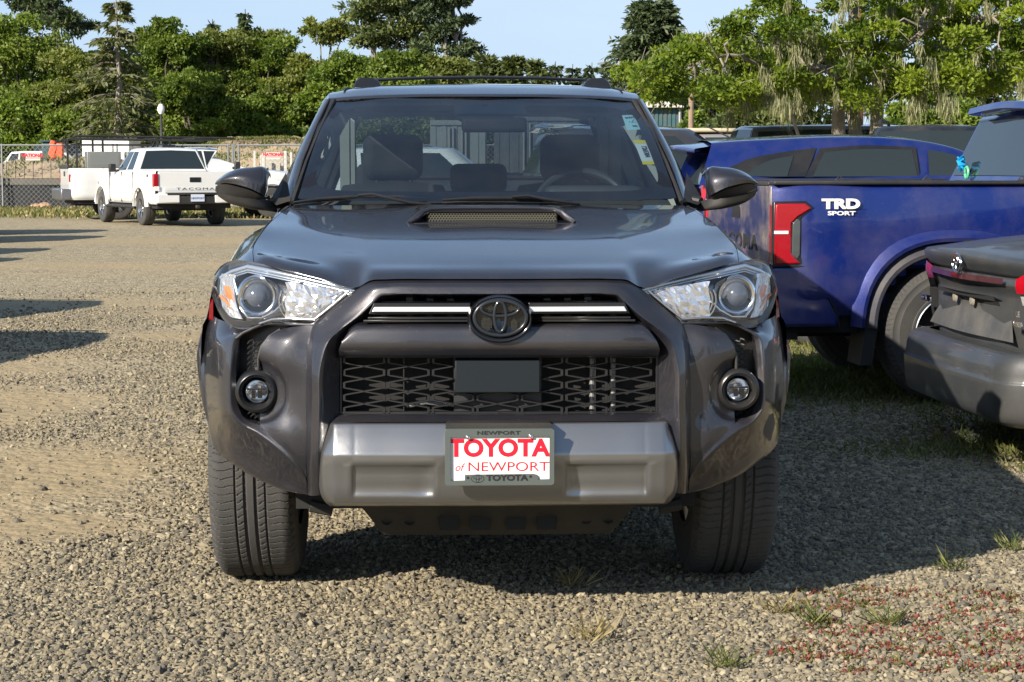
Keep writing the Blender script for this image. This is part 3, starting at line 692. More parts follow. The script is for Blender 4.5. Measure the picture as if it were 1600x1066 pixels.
# --- wheels with moulded tread
def tyre_mb(Ro,Ri,w,detail=True,n=900):
    m=MB()
    if detail:
        sv=[(0,Ri),(.002,Ri+.012),(-.002,Ri+.016),(.005,Ri+.05),(.007,(Ro+Ri)/2),(.008,(Ro+Ri)/2+.004),(.005,(Ro+Ri)/2+.010),(.004,Ro-.045),(.006,Ro-.040),(.004,Ro-.034),(.0,Ro-.026)]
        vs=np.concatenate([[-w/2-a for a,b in sv],np.linspace(-w/2+.010,w/2-.010,51),[w/2+a for a,b in sv[::-1]]])
        rs0=np.array([b for a,b in sv]+[0]*51+[b for a,b in sv[::-1]])
        TH_=np.linspace(0,2*pi,n,endpoint=False); G=np.zeros((len(vs),n,3))
        for i,v in enumerate(vs):
            if rs0[i]: r=np.full(n,rs0[i]); v=v+(np.where(((TH_*Ro/.032)%1)<.4,-.005,.0)*np.sign(v) if rs0[i]>Ro-.03 else 0)
            else:
                u=abs(v)/(w/2); r=np.full(n,Ro-.002*u**2-.016*max(0,(u-.72)/.28)**2)
                g=0
                for gc in (-.046,-.0155,.0155,.046):
                    if abs(v-gc)<.0032: g=.008
                arc=TH_*Ro
                if g: r-=g
                else:
                    if abs(v)>.05: ph=arc/.0255+ .12*np.sin(v*90); wd=.10
                    elif abs(v)>.018: ph=arc/.0255+v*28; wd=.13
                    else: ph=arc/.0255; wd=.0
                    fr=ph-np.floor(ph); r=r-np.where(fr<wd,.0045 if abs(v)>.018 else 0,0)
            G[i,:,0]=v; G[i,:,1]=r*np.cos(TH_); G[i,:,2]=r*np.sin(TH_)
        m.grid(G,closev=True)
    else:
        k=.86
        m.lathe([(Ri,-w/2),(Ro*k,-w/2-.004),(Ro-.015,-w/2+.004),(Ro,-w/2+.03),(Ro,-.01),(Ro-.008,-.008),(Ro-.008,.008),(Ro,.01),(Ro,w/2-.03),(Ro-.015,w/2-.004),(Ro*k,w/2+.004),(Ri,w/2)],48,Matrix.Rotation(pi/2,4,'Y'))
    return m
def rim_mb(Ri,w,spokes=6):
    m=MB(); RY=Matrix.Rotation(-pi/2,4,'Y')
    m.lathe([(Ri,w/2-.01),(Ri-.012,w/2-.004),(Ri-.02,w/2-.02),(Ri-.03,-w/2+.02),(Ri,-w/2+.01)],40,RY)
    m.lathe([(.0001,w/2-.03),(.04,w/2-.03),(.055,w/2-.045),(.06,w/2-.08)],24,RY)
    for k in range(spokes):
        a=2*pi*k/spokes
        for o in (-.13,.13):
            p=Vector((-(w/2-.045),.05*math.cos(a),.05*math.sin(a))); q=Vector((-(w/2-.02),(Ri-.015)*math.cos(a+o),(Ri-.015)*math.sin(a+o))); m.beam(p,q,.03,.022,up=(1,0,0))
    return m
def disc_mb(Ri,w):
    m=MB(); m.lathe([(.0001,0),(Ri*.8,0),(Ri*.8,-.02)],32,Matrix.Translation((w*.02,0,0))@Matrix.Rotation(-pi/2,4,'Y')); return m
def wheel_set(parent,pos,Ro,Ri,w,detail,spokes=6,rimmat=None,tyre=None):
    """pos: list of (x,y,z); rim faces outward (x<0 outward is -x)"""
    tm=tyre_mb(Ro,Ri,w,detail); rm=rim_mb(Ri,w,spokes); dm=disc_mb(Ri,w); first=None
    for (x,y,z) in pos:
        if first is None:
            r=rm.obj('wheel',rimmat or M['alu'],parent,smooth=40); t=tm.obj('tyre',tyre or M['rubber'],r,smooth=(30 if detail else 50),weld=False); d=dm.obj('brake_disc',M['under'],r); first=(r,t,d)
        else:
            r=first[0].copy(); S.collection.objects.link(r)
            for q in first[1:]:
                c=q.copy(); S.collection.objects.link(c); c.parent=r
        r.location=(x,y,z); r.rotation_euler=(random.random()*6,0,pi if x>0 else 0)
wheel_set(hero,[(-.748,0,.390),(.748,0,.390),(-.748,2.79,.390),(.748,2.79,.390)],.392,.225,.25,True)
# --- cabin: roof, pillars, glass
wsB=[h(p) for p in ((466,311,.62),)][0]
WSb=[(0,.50,1.200),(-.25,.515,1.2005),(-.50,.555,1.203),(-.672,.625,1.208)]
WSt=[(0,1.18,1.583),(-.22,1.19,1.583),(-.44,1.215,1.579),(-.583,1.26,1.568)]
WSm=[tuple((a[i]+b[i])/2+(0,-.022,.022)[i] for i in range(3)) for a,b in zip(WSb,WSt)]
rowsW=[WSb,WSm,WSt]
mb=MB(); GW=mb.patch(rowsW,10,8); ws=sym(mb,'windshield',M['wglass'],smooth=180)
def wsp(u,v,off=0):
    """u:-1..1 across, v:0 bottom..1 top"""
    A=[np.array(r) for r in rowsW]; a=abs(u)*3; i=min(2,int(a)); f=a-i
    p=[r[i]*(1-f)+r[i+1]*f for r in A]; q=p[0]*(1-v)*(1-2*v)+p[1]*4*v*(1-v)+p[2]*v*(2*v-1)
    return np.array((q[0]*(1 if u<0 else -1),q[1]-off*.87,q[2]+off*.5))
def wstrip(outer,inner,off):
    m=MB(); m.grid([[wsp(u,v,off) for u,v in outer],[wsp(u,v,off) for u,v in inner]]); return m
n=60
def sq(k,e):  # superellipse frame in uv
    t=2*pi*k/n; c,s_=math.cos(t),math.sin(t); return (math.copysign(abs(c)**e,c),math.copysign(abs(s_)**e,s_))
mb=MB(); rowsF=[]
for sc_ in range(2):
    pass
ou=[];inn=[]
for k in range(n+1):
    c,s_=sq(k,.16); ou.append((max(-1,min(1,c*1.04)),max(0,min(1,.5+.52*s_))))
    c2,s2=sq(k,.22); inn.append((c2*.925,.5+.44*s2+(.012 if s2<0 else -.035)))
mb.grid([[wsp(u,v,-.004) for u,v in ou],[wsp((u+a)/2,(v+b)/2,-.004) for (u,v),(a,b) in zip(ou,inn)],[wsp(u,v,-.004) for u,v in inn]])
mb.obj('frit_band',M['frit'],ws)
mb=MB(); mb.grid([[wsp(u,v,-.006) for u in np.linspace(-.17,.23,9)] for v in (.80,.88,.99)]); mb.obj('sensor_shade',M['frit'],ws)
# windshield stickers
def sticker(pts,name,mt,par,off=-.008):
    m=MB(); 
    G=[[h_(i/4,j/4) for i in range(5)] for j in range(5) for h_ in [lambda a,b:(1-b)*((1-a)*pts[0]+a*pts[1])+b*((1-a)*pts[3]+a*pts[2])]]
    m.grid(G); return m.obj(name,mt,par,smooth=0)
def wspx(px,py):
    best=None
    r=Vector(ray(px,py)); o=Vector((0,0,HC)); 
    # march: intersect with windshield in hero coords
    lo=None
    for d in np.linspace(.5,1.35,400):
        p=np.array(HF.y(px,py,d))
        # windshield y at this (x,z)
        v=(p[2]-1.203)/(.375); 
        if not -.05<v<1.05: continue
        xs=.672*(1-v)+.583*v; q=wsp(p[0]/xs if True else 0,min(1,max(0,v)),0)
        e=abs(q[1]-p[1]); 
        if best is None or e<best[0]: best=(e,p)
    return best[1]+np.array((0,.006,-.003))
M['st_white']=mat('sticker_paper',(.72,.80,.78),.5); M['st_yel']=mat('sticker_yellow',(.85,.72,.02),.5); M['st_cy']=mat('sticker_cyan',(.42,.78,.80),.5); M['ink']=mat('ink',(.02,.05,.12),.6)
P4=[wspx(*p) for p in ((972,179),(996,178),(1002,201),(980,202))]; st=sticker(P4,'window_sticker',M['st_cy'],ws)
st['label']='pale cyan safety check sticker'
def stext(s_,P4,a,b,hh,mt,par,vert=False,**k):
    p=(1-b)*((1-a)*P4[0]+a*P4[1])+b*((1-a)*P4[3]+a*P4[2]); xa=Vector(P4[1]-P4[0]); dn=Vector(P4[3]-P4[0])
    if vert: xx,yy=dn,xa
    else: xx,yy=xa,-dn
    nn=xx.cross(yy).normalized(); 
    if nn.y>0: nn=-nn
    return text(s_,hh,TM(Vector(p)+Vector((0,-.0025,.0014)),xx,yy),mt,par,'sticker_lettering',ext=.0004,**k)
stext('SAFETY',P4,.5,.2,.0105,M['ink'],st,bold=.0004); stext('OK',P4,.62,.78,.010,M['ink'],st,bold=.0004)
c0=(1-.5)*(.5*P4[0]+.5*P4[1])+.5*(.5*P4[3]+.5*P4[2]); c0=c0+np.array((0,-.003,.0015))
mb=MB(); mb.tube([c0+np.array((-.010,0,.001)),c0+np.array((-.004,.001,-.006)),c0+np.array((.009,-.003,.010))],.0016,5); mb.obj('sticker_tick',M['ink'],st)
P4=[wspx(*p) for p in ((990,218),(1008,218),(1024,256),(1005,256))]; st=sticker(P4,'window_sticker',M['st_white'],ws); st['label']='white stock number sticker with yellow ends'
def sub(P4,b0,b1):
    L_=lambda a,b:(1-b)*((1-a)*P4[0]+a*P4[1])+b*((1-a)*P4[3]+a*P4[2])+np.array((0,-.001,.0006)); return [L_(0,b0),L_(1,b0),L_(1,b1),L_(0,b1)]
sticker(sub(P4,0,.13),'sticker_band',M['st_yel'],st); sticker(sub(P4,.87,1),'sticker_band',M['st_yel'],st)
stext('T26530A',P4,.62,.48,.020,M['ink'],st,vert=True,bold=.0003,wx=.8)
# A pillars, roof, roof side rails
pil=[[( -.700,.64,1.180),(-.726,.70,1.185),(-.745,.80,1.19),(-.75,.86,1.19)],
     [(-.664,.86,1.335),(-.690,.90,1.34),(-.707,.97,1.345),(-.708,1.02,1.345)],
     [(-.624,1.07,1.465),(-.650,1.12,1.475),(-.664,1.18,1.475),(-.664,1.24,1.47)],
     [(-.588,1.26,1.572),(-.611,1.32,1.583),(-.626,1.38,1.580),(-.625,1.44,1.572)]]
mb=MB(); mb.patch(pil,5,4,flange={'l':(.02,.03,-.01)}); both(mb,'windshield_pillar',M['grey'],smooth=60)
mb=MB(); mb.tube([(-.690,.63,1.195),(-.655,.845,1.34),(-.615,1.055,1.472),(-.578,1.265,1.576)],.008,6); mb.tube([(-.70,.66,1.19),(-.672,.865,1.34),(-.633,1.075,1.475),(-.598,1.285,1.58)],.005,6); both(mb,'pillar_trim',M['blk'])
rf=[[(0,1.17,1.587),(-.30,1.195,1.585),(-.50,1.225,1.578),(-.59,1.265,1.570)],
    [(0,1.19,1.597),(-.30,1.215,1.596),(-.50,1.245,1.589),(-.60,1.29,1.583)],
    [(0,1.35,1.630),(-.30,1.37,1.627),(-.49,1.38,1.620),(-.608,1.40,1.602)],
    [(0,1.60,1.652),(-.30,1.61,1.648),(-.48,1.62,1.640),(-.605,1.63,1.618)],
    [(0,2.2,1.668),(-.30,2.2,1.664),(-.48,2.2,1.655),(-.605,2.2,1.630)],
    [(0,3.0,1.66),(-.30,3.0,1.657),(-.48,3.0,1.648),(-.60,3.0,1.622)],
    [(0,3.75,1.63),(-.30,3.75,1.627),(-.48,3.75,1.617),(-.58,3.72,1.592)]]
mb=MB(); mb.patch(rf,4,5,su={1:.004}); sym(mb,'roof',M['grey'],smooth=60)
mb=MB(); mb.tube([(-.548,1.40,1.621),(-.545,1.63,1.636),(-.545,2.2,1.652),(-.54,3.6,1.63)],.005,6); both(mb,'roof_ditch_trim',M['blk'])
rail=[[(-.600,1.29,1.583),(-.606,1.40,1.604),(-.605,1.63,1.619),(-.605,2.2,1.631),(-.60,3.0,1.623),(-.58,3.72,1.594)],
      [(-.625,1.40,1.572),(-.640,1.48,1.575),(-.640,1.66,1.58),(-.642,2.2,1.585),(-.636,3.0,1.578),(-.61,3.74,1.555)]]
mb=MB(); mb.patch(rail,2,5); 
for y0,y1 in ((2.05,2.14),(2.95,3.04),(3.58,3.86)):
    mb.patch([[(-.640,y0,1.575),(-.638,y1,1.572)],[(-.80,y0-.02,1.165),(-.79,y1,1.165)]],3,2,flange={'l':(.05,0,0),'r':(.05,0,0)})
both(mb,'cabin_side',M['grey'],smooth=60)
mb=MB(); 
for y0,y1 in ((.90,2.05),(2.14,2.95),(3.04,3.58)):
    yt0=max(y0,1.42) if y0<1 else y0
    mb.patch([[(-.79,y0,1.172),(-.79,y1,1.172)],[(-.66 if y0<1 else -.715,(y0+yt0)/2+ (0 if y0>1 else .0),1.37),(-.715,y1,1.37)],[(-.638,yt0,1.568),(-.636,y1,1.572)]] if y0>1 else [[(-.79,.92,1.172),(-.79,y1,1.172)],[(-.712,1.10,1.37),(-.715,y1,1.37)],[(-.638,1.44,1.566),(-.636,y1,1.572)]],4,4)
both(mb,'side_window',M['rglass'])
# tail
mb=MB(); mb.patch([[(0,3.80,1.60),(-.45,3.79,1.60),(-.60,3.74,1.58)],[(0,3.98,1.18),(-.55,3.96,1.18),(-.76,3.86,1.165)]],3,4); sym(mb,'rear_window',M['rglass'])
mb=MB(); mb.patch([[(0,3.98,1.18),(-.55,3.96,1.18),(-.77,3.86,1.165)],[(0,4.02,1.0),(-.6,4.0,1.0),(-.80,3.87,1.0)],[(0,4.02,.5),(-.6,4.0,.5),(-.76,3.87,.45)]],4,4); sym(mb,'tailgate',M['grey'],smooth=60)
# roof rack
def tower(sx):
    m=MB(); m.poly([h(q) for q in ((551,138,1.62),(555,127,1.66),(561,121.5,1.68),(584,121.5,1.68),(591,126,1.66),(598,138,1.62))],(0,.42,-.004))
    m.box((-.512,1.75,1.655),(-.475,3.55,1.685)); m.box((-.52,3.45,1.62),(-.455,3.65,1.69)); return m
both(tower(1),'roof_rail',M['blks'],bevel=.008,seg=3)
mb=MB(); mb.tube([(-.48,1.92,1.665),(-.44,1.91,1.682),(-.25,1.90,1.690),(0,1.895,1.693),(.25,1.90,1.690),(.44,1.91,1.682),(.48,1.92,1.665)],.014,10,flat=.5); mb.obj('roof_crossbar',M['blks'],hero)
mb=MB(); mb.tube([(-.48,2.92,1.665),(-.44,2.91,1.682),(0,2.895,1.698),(.44,2.91,1.682),(.48,2.92,1.665)],.016,10,flat=.5); mb.obj('roof_crossbar',M['blks'],hero)
# --- door mirrors
def m_side(m,y0,grid,nu=5,nv=6,**k): m.patch([[h((px,py,d)) for px,py,d in r] for r in grid],nu,nv,**k)
mb=MB()
# upper shell
up=[[(338,283,.70),(352,272,.70),(372,264,.70),(395,261.5,.70),(412,261,.70),(419,266,.70),(421,275,.72)],
    [(337,285,.66),(350,275,.63),(372,267,.61),(395,265,.61),(411,264.5,.62),(417,270,.65),(419,280,.72)],
    [(336,287,.65),(349,281,.60),(372,277,.575),(395,279,.575),(412,284,.59),(417,290,.64),(418,296,.72)],
    [(337,289,.65),(352,286,.60),(372,289,.575),(392,295,.57),(406,302,.58),(412,307,.63),(415,309,.72)]]
m_side(mb,0,up,flange={'t':(0,.06,-.01),'b':(0,.02,.004)}); mirL=both(mb,'door_mirror',M['grey'],smooth=70)
for par,fl in zip(mirL,(0,1)):
    for nm,mt,gr,kw in (
     ('mirror_lower',M['blk'],[[(337,291,.655),(352,288,.61),(372,292,.59),(392,298,.585),(406,305,.59),(413,309,.64),(416,311,.72)],[(336,299,.66),(352,307,.63),(374,313,.62),(392,315,.62),(404,315,.63),(411,314,.66),(415,313,.72)]],{}),
     ('mirror_base',M['blk'],[[(336,295,.66),(352,303,.615),(372,308,.60),(388,310,.60),(404,311,.62),(420,313,.66),(432,318,.70)],[(340,305,.66),(355,313,.62),(375,319,.61),(392,323,.61),(410,326,.63),(424,329,.66),(434,331,.70)],[(344,308,.70),(360,316,.70),(380,323,.69),(396,326,.69),(412,329,.69),(426,331,.69),(435,333,.70)]],{}),
     ('turn_signal',M['lens'],[[(336.5,291,.653),(345,297,.61),(354,301,.60)],[(337,295,.653),(346,300.5,.61),(354,302,.60)]],{}),):
        m=MB(); m_side(m,0,gr); 
        if fl: m.flipx()
        m.obj(nm,mt,par,smooth=70)
    m=MB(); m_side(m,0,[[(339,284,.71),(420,262,.71)],[(340,304,.71),(416,311,.71)]],1,1); 
    if fl: m.flipx()
    m.obj('mirror_back',M['blk'],par)
    m=MB(); a=Vector(h((426,318,.70))); m.add([(-.745,.60,1.185),(-.70,.66,1.20),(-.725,.78,1.30),(-.78,.74,1.20)],[(0,1,2,3)]); m.tube([a,(-.71,.74,1.20)],.022,8)
    if fl: m.flipx()
    m.obj('mirror_mount',M['blk'],par)
# side marker
mb=MB(); mb.patch(hr([[(333,468,-.475),(328,466,-.43)],[(333,500,-.485),(326,500,-.42)]]),2,2); both(mb,'side_marker',M['redlens'])
# --- interior
def ibox(name,lo,hi,mt,bev=.03,par=hero,seg=3): m=MB(); m.box(lo,hi); return m.obj(name,mt,par,bevel=bev,seg=seg,smooth=60)
mb=MB(); mb.patch([[(0,.53,1.165),(-.4,.57,1.165),(-.69,.66,1.165)],[(0,.75,1.185),(-.4,.76,1.183),(-.70,.80,1.175)],[(0,.98,1.222),(-.4,.98,1.217),(-.70,.98,1.19)],[(0,1.08,1.17),(-.4,1.08,1.165),(-.70,1.08,1.15)],[(0,1.10,.7),(-.4,1.10,.7),(-.70,1.10,.7)]],4,5); sym(mb,'dashboard',M['dash'])
ibox('instrument_hood',(.22,.86,1.16),(.58,1.08,1.25),M['dash'],.03)
mb=MB(); c=Vector((.375,1.20,1.135)); Rt=Matrix.Translation(c)@Matrix.Rotation(R(65),4,'X')
mb.grid(np.array([[Rt@Vector(((.185+.015*math.cos(q))*math.cos(t),(.185+.015*math.cos(q))*math.sin(t),.015*math.sin(q))) for q in np.linspace(0,2*pi,9)[:-1]] for t in np.linspace(0,2*pi,49)[:-1]]),closeu=True,closev=True)
mb.obj('steering_wheel',mat('leather',(.04,.045,.05),.4),hero)
for sx in (-1,1):
    m=MB(); X=sx*.37
    m.patch([[(X-.25,1.78,.75),(X,1.74,.75),(X+.25,1.78,.75)],[(X-.25,1.80,1.1),(X,1.77,1.1),(X+.25,1.80,1.1)],[(X-.21,1.86,1.24),(X,1.84,1.26),(X+.21,1.86,1.24)],[(X-.19,1.93,1.24),(X,1.93,1.26),(X+.19,1.93,1.24)],[(X-.22,1.98,.8),(X,1.98,.8),(X+.22,1.98,.8)]],3,4,flange={'l':(0,.1,0),'r':(0,.1,0)})
    s1=m.obj('front_seat',M['cloth'],hero,smooth=60)
    m=MB(); 
    for sx2 in (-.07,.07): m.tube([(X+sx2,1.87,1.22),(X+sx2,1.87,1.30)],.006,6)
    m.obj('headrest_post',M['chrome'],s1)
    m=MB(); hw=.125; m.box((X-hw,1.83,1.262),(X+hw,1.93,1.455)); m.obj('headrest',M['cloth'],s1,bevel=.045,seg=4,smooth=60)
mb=MB(); mb.box((-.62,2.55,.8),(.62,2.72,1.21)); 
rs=mb.obj('rear_seat',M['cloth'],hero,bevel=.04)
for x0,x1 in ((-.56,-.30),(-.13,.13),(.30,.56)): ibox('headrest',(x0,2.60,1.20),(x1,2.69,1.335),M['cloth'],.035,rs)
mb=MB(); mb.patch([[(-.72,.70,1.17),(-.68,.80,1.17)],[(-.56,1.28,1.545),(-.50,1.36,1.55)]],4,2); mb.box((-.60,2.04,1.15),(-.56,2.16,1.58)); mb.box((-.62,2.95,1.15),(-.58,3.1,1.58)); both(mb,'pillar_trim_inner',M['beige'])
mb=MB(); mb.tube([(-.628,.98,1.34),(-.60,.99,1.36),(-.575,1.06,1.42),(-.588,1.10,1.45)],.014,8); mb.mirror(); mb.obj('grab_handle',M['beige'],hero)
mb=MB(); mb.patch([[(0,1.20,1.562),(-.3,1.22,1.560),(-.57,1.29,1.545)],[(0,1.9,1.61),(-.3,1.9,1.61),(-.59,1.9,1.57)],[(0,3.7,1.60),(-.3,3.7,1.59),(-.56,3.7,1.56)]],3,3); sym(mb,'headliner',M['liner'])
mb=MB(); mb.box((-.52,1.25,1.515),(-.10,1.36,1.535)); mb.mirror(); mb.obj('sun_visor',M['liner'],hero,bevel=.008)
MBK=mat('cabin_black',(.010,.011,.012),.6,spec=.2); ibox('rear_view_mirror',(-.09,1.02,1.448),(.155,1.05,1.505),MBK,.02)
mb=MB(); mb.add([(-.10,1.03,1.50),(.10,1.03,1.50),(.13,1.16,1.565),(-.13,1.16,1.565),(-.10,1.10,1.49),(.10,1.10,1.49),(.13,1.22,1.53),(-.13,1.22,1.53)],[(0,1,2,3),(4,7,6,5),(0,4,5,1),(1,5,6,2),(2,6,7,3),(3,7,4,0)]); mb.obj('camera_housing',MBK,hero,bevel=.01)
mb=MB(); mb.box((-.85,1.1,.4),(.85,3.9,.62)); mb.box((-.73,1.3,.5),(-.70,3.8,1.10)); mb.mirror(); mb.obj('cabin_floor',M['cloth'],hero)
# ================================================================ ground
SANDB=[(-1.9,6.4,.5,.5,.7),(-2.4,24,5,.9,.6),(0,31,9,1.4,.6),(-2.2,8.2,1.1,1.3,1.),(-2.9,10.5,.9,1.8,.8),(-1.75,7.0,.45,.5,.8),(-3.4,13,1.3,1.6,.7),(-2.3,15,1.5,1.6,.6),(-4,19,2,1.3,.6),(-1.5,21,3,1,.6),(-5,26,5,1.6,.7),(-4,35,8,2.5,.8),(-2.5,17.5,1.2,.8,.7)]
GRB=[(2.3,12.4,1.3,1.5,1.),(2.6,8.6,1.0,.7,.45),(3.4,9.6,1.2,1.4,.8),(3,16,2,2,.8),(0,58,60,8,.9),(2.9,7.6,.7,.6,.4)]
def blobs(B,X,Y):
    s=np.zeros_like(X)
    for x,y,a,b,w in B: s=np.maximum(s,w*np.exp(-(((X-x)/a)**2+((Y-y)/b)**2)**1.0))
    return s
def mesh_xy(xs,ys,zf=None):
    X,Y=np.meshgrid(xs,ys); Z=np.zeros_like(X) if zf is None else zf(X,Y)
    return X,Y,Z
def uneven(X,Y): return .012*np.sin(X*1.3+.5)*np.sin(Y*.9)*np.clip((Y-7.5)/4,0,1)+.004*np.sin(X*5.1+Y*2)*np.sin(Y*4.3-X)*(np.hypot(X,Y-6.3)>1.2)-.006
xs=np.concatenate([[-900,-300,-120,-60,-30,-15],np.arange(-10,10.01,.1),[15,30,60,120,300,900]]); ys=np.concatenate([[-900,-300,-100,-40,-15,-5,0,2,3],np.arange(4,26,.1),np.arange(26,80,1.5),[90,120,200,400,1200]])
X,Y,Z=mesh_xy(xs,ys,uneven)
mb=MB(); mb.grid(np.stack([X,Y,Z],-1)); lot=mb.obj('gravel_ground',None,None,smooth=180,weld=False); tag(lot,kind='structure')
me=lot.data
for nm,B in (('sand',SANDB),('turf',GRB)):
    a=me.attributes.new(nm,'FLOAT','POINT'); a.data.foreach_set('value',blobs(B,X,Y).ravel().astype(np.float32))
def ground_mat():
    m=bpy.data.materials.new('gravel_ground'); m.use_nodes=True; nt=m.node_tree; L=nt.links; b=nt.nodes['Principled BSDF']; b.inputs['Roughness'].default_value=.95; b.inputs['Specular IOR Level'].default_value=.15
    tc=N(nt,'ShaderNodeTexCoord'); P=tc.outputs['Object']
    def noise(s,d=6,r=.6): n=N(nt,'ShaderNodeTexNoise',i_Scale=s,i_Detail=d,i_Roughness=r); L.new(P,n.inputs['Vector']); return n.outputs[0]
    def ramp(src,stops):
        r=N(nt,'ShaderNodeValToRGB'); L.new(src,r.inputs[0]); e=r.color_ramp.elements
        while len(e)<len(stops): e.new(.5)
        for q,(p,c) in zip(e,stops): q.position=p; q.color=(*c,1)
        return r.outputs[0]
    def mix(f,a,c,bl='MIX'):
        x=N(nt,'ShaderNodeMix',data_type='RGBA',blend_type=bl); 
        (L.new(f,x.inputs[0]) if not isinstance(f,float) else setattr(x.inputs[0],'default_value',f))
        for s_,k in ((a,6),(c,7)):
            if isinstance(s_,tuple): x.inputs[k].default_value=(*s_,1)
            else: L.new(s_,x.inputs[k])
        return x.outputs[2]
    def math_(op,a,b2=None,clamp=False,c=None):
        x=N(nt,'ShaderNodeMath',operation=op,use_clamp=clamp)
        for i,s_ in enumerate((a,b2,c)):
            if s_ is None: continue
            if isinstance(s_,(int,float)): x.inputs[i].default_value=s_
            else: L.new(s_,x.inputs[i])
        return x.outputs[0]
    v=N(nt,'ShaderNodeTexVoronoi',i_Scale=40.,i_Randomness=1.); L.new(P,v.inputs['Vector'])
    v2=N(nt,'ShaderNodeTexVoronoi',i_Scale=13.); L.new(P,v2.inputs['Vector'])
    sep=N(nt,'ShaderNodeSeparateColor'); L.new(v.outputs['Color'],sep.inputs[0]); sep2=N(nt,'ShaderNodeSeparateColor'); L.new(v2.outputs['Color'],sep2.inputs[0])
    STC=[(0.,(.13,.115,.085)),(.25,(.27,.23,.15)),(.5,(.38,.32,.205)),(.75,(.46,.385,.25)),(1.,(.58,.50,.34))]
    st=ramp(sep.outputs[0],STC); st2=ramp(sep2.outputs[1],STC); st=mix(.35,st,st2)
    sand=mix(noise(3,8,.7),(.38,.29,.155),(.56,.44,.25)); sand=mix(math_('MULTIPLY',noise(90,3),.5),sand,(.22,.18,.13))
    big=noise(.55,6,.65); a=N(nt,'ShaderNodeAttribute',attribute_name='sand'); am=math_('ADD',a.outputs['Fac'],math_('MULTIPLY',math_('SUBTRACT',noise(1.6,8,.7),.5),1.1))
    f=N(nt,'ShaderNodeMapRange',i_1=.30,i_2=.72); L.new(math_('ADD',am,math_('MULTIPLY',math_('SUBTRACT',big,.5),.9)),f.inputs[0])
    col=mix(f.outputs[0],st,sand); col=mix(math_('MULTIPLY',big,.35),col,(.16,.14,.115))
    t=N(nt,'ShaderNodeAttribute',attribute_name='turf'); tf=N(nt,'ShaderNodeMapRange',i_1=.35,i_2=.7); L.new(math_('ADD',t.outputs['Fac'],math_('MULTIPLY',math_('SUBTRACT',noise(2.2,8,.7),.5),1.3)),tf.inputs[0])
    col=mix(math_('MULTIPLY',tf.outputs[0],.8),col,mix(noise(14,6),(.05,.055,.018),(.17,.14,.06)))
    L.new(col,b.inputs['Base Color'])
    bp=N(nt,'ShaderNodeBump',i_Strength=1.,i_Distance=.012,invert=True); inv=math_('SUBTRACT',1.,math_('MULTIPLY',f.outputs[0],.75)); L.new(inv,bp.inputs['Strength']); L.new(v.outputs['Distance'],bp.inputs['Height'])
    bp2=N(nt,'ShaderNodeBump',i_Strength=.35,i_Distance=.012,invert=False); L.new(noise(38,6,.65),bp2.inputs['Height']); L.new(bp.outputs[0],bp2.inputs['Normal']); 
    bp3=N(nt,'ShaderNodeBump',i_Strength=.2,i_Distance=.05,invert=True); L.new(v2.outputs['Distance'],bp3.inputs['Height']); L.new(bp2.outputs[0],bp3.inputs['Normal']); L.new(bp3.outputs[0],b.inputs['Normal'])
    return m,STC
gm,STC=ground_mat(); me.materials.append(gm)
# loose stones, real geometry: one point cloud mesh with stones instanced on it
def stone_cloud(nm,pts,scales,tints_mat,seed,flat=.6):
    col=bpy.data.collections.new(nm+'_shapes')
    rg=np.random.default_rng(seed)
    for k in range(9):
        bm=bmesh.new(); bmesh.ops.create_icosphere(bm,subdivisions=1,radius=.5)
        ax=rg.uniform(.62,1.25,3)*np.array((1,1,flat+.15))
        cuts=rg.normal(size=(4,3)); cuts/=np.linalg.norm(cuts,axis=1,keepdims=True)
        for v in bm.verts:
            p=np.array(v.co)+rg.normal(size=3)*.045
            for c in cuts:
                d=p@c; 
                if d>.34: p-=c*(d-.34)
            v.co=p*ax
        m=bpy.data.meshes.new('stone'); bm.to_mesh(m); bm.free(); m.materials.append(tints_mat)
        o=bpy.data.objects.new('stone',m); col.objects.link(o)
    me=bpy.data.meshes.new(nm); me.from_pydata([tuple(p) for p in pts],[],[])
    a=me.attributes.new('sc','FLOAT','POINT'); a.data.foreach_set('value',np.asarray(scales,np.float32))
    o=bpy.data.objects.new(nm,me); S.collection.objects.link(o)
    ng=bpy.data.node_groups.new(nm,'GeometryNodeTree'); ng.interface.new_socket('Geometry',in_out='INPUT',socket_type='NodeSocketGeometry'); ng.interface.new_socket('Geometry',in_out='OUTPUT',socket_type='NodeSocketGeometry')
    i=ng.nodes.new('NodeGroupInput'); u=ng.nodes.new('NodeGroupOutput'); ip=ng.nodes.new('GeometryNodeInstanceOnPoints'); ci=ng.nodes.new('GeometryNodeCollectionInfo')
    ci.inputs[0].default_value=col; ci.inputs[1].default_value=True; ci.inputs[2].default_value=True
    rv=ng.nodes.new('FunctionNodeRandomValue'); rv.data_type='FLOAT_VECTOR'; rv.inputs[0].default_value=(-.45,-.45,0); rv.inputs[1].default_value=(.45,.45,6.28)
    na=ng.nodes.new('GeometryNodeInputNamedAttribute'); na.data_type='FLOAT'; na.inputs[0].default_value='sc'
    L=ng.links; L.new(i.outputs[0],ip.inputs['Points']); L.new(ci.outputs[0],ip.inputs['Instance']); ip.inputs['Pick Instance'].default_value=True
    L.new(rv.outputs[0],ip.inputs['Rotation']); L.new(na.outputs[0],ip.inputs['Scale']); L.new(ip.outputs[0],u.inputs[0])
    md=o.modifiers.new('scatter','NODES'); md.node_group=ng; return o
sm=mat('stone',(.3,.26,.2),.9,spec=.2); nt=sm.node_tree; oi=N(nt,'ShaderNodeObjectInfo'); cr=N(nt,'ShaderNodeValToRGB'); e=cr.color_ramp.elements
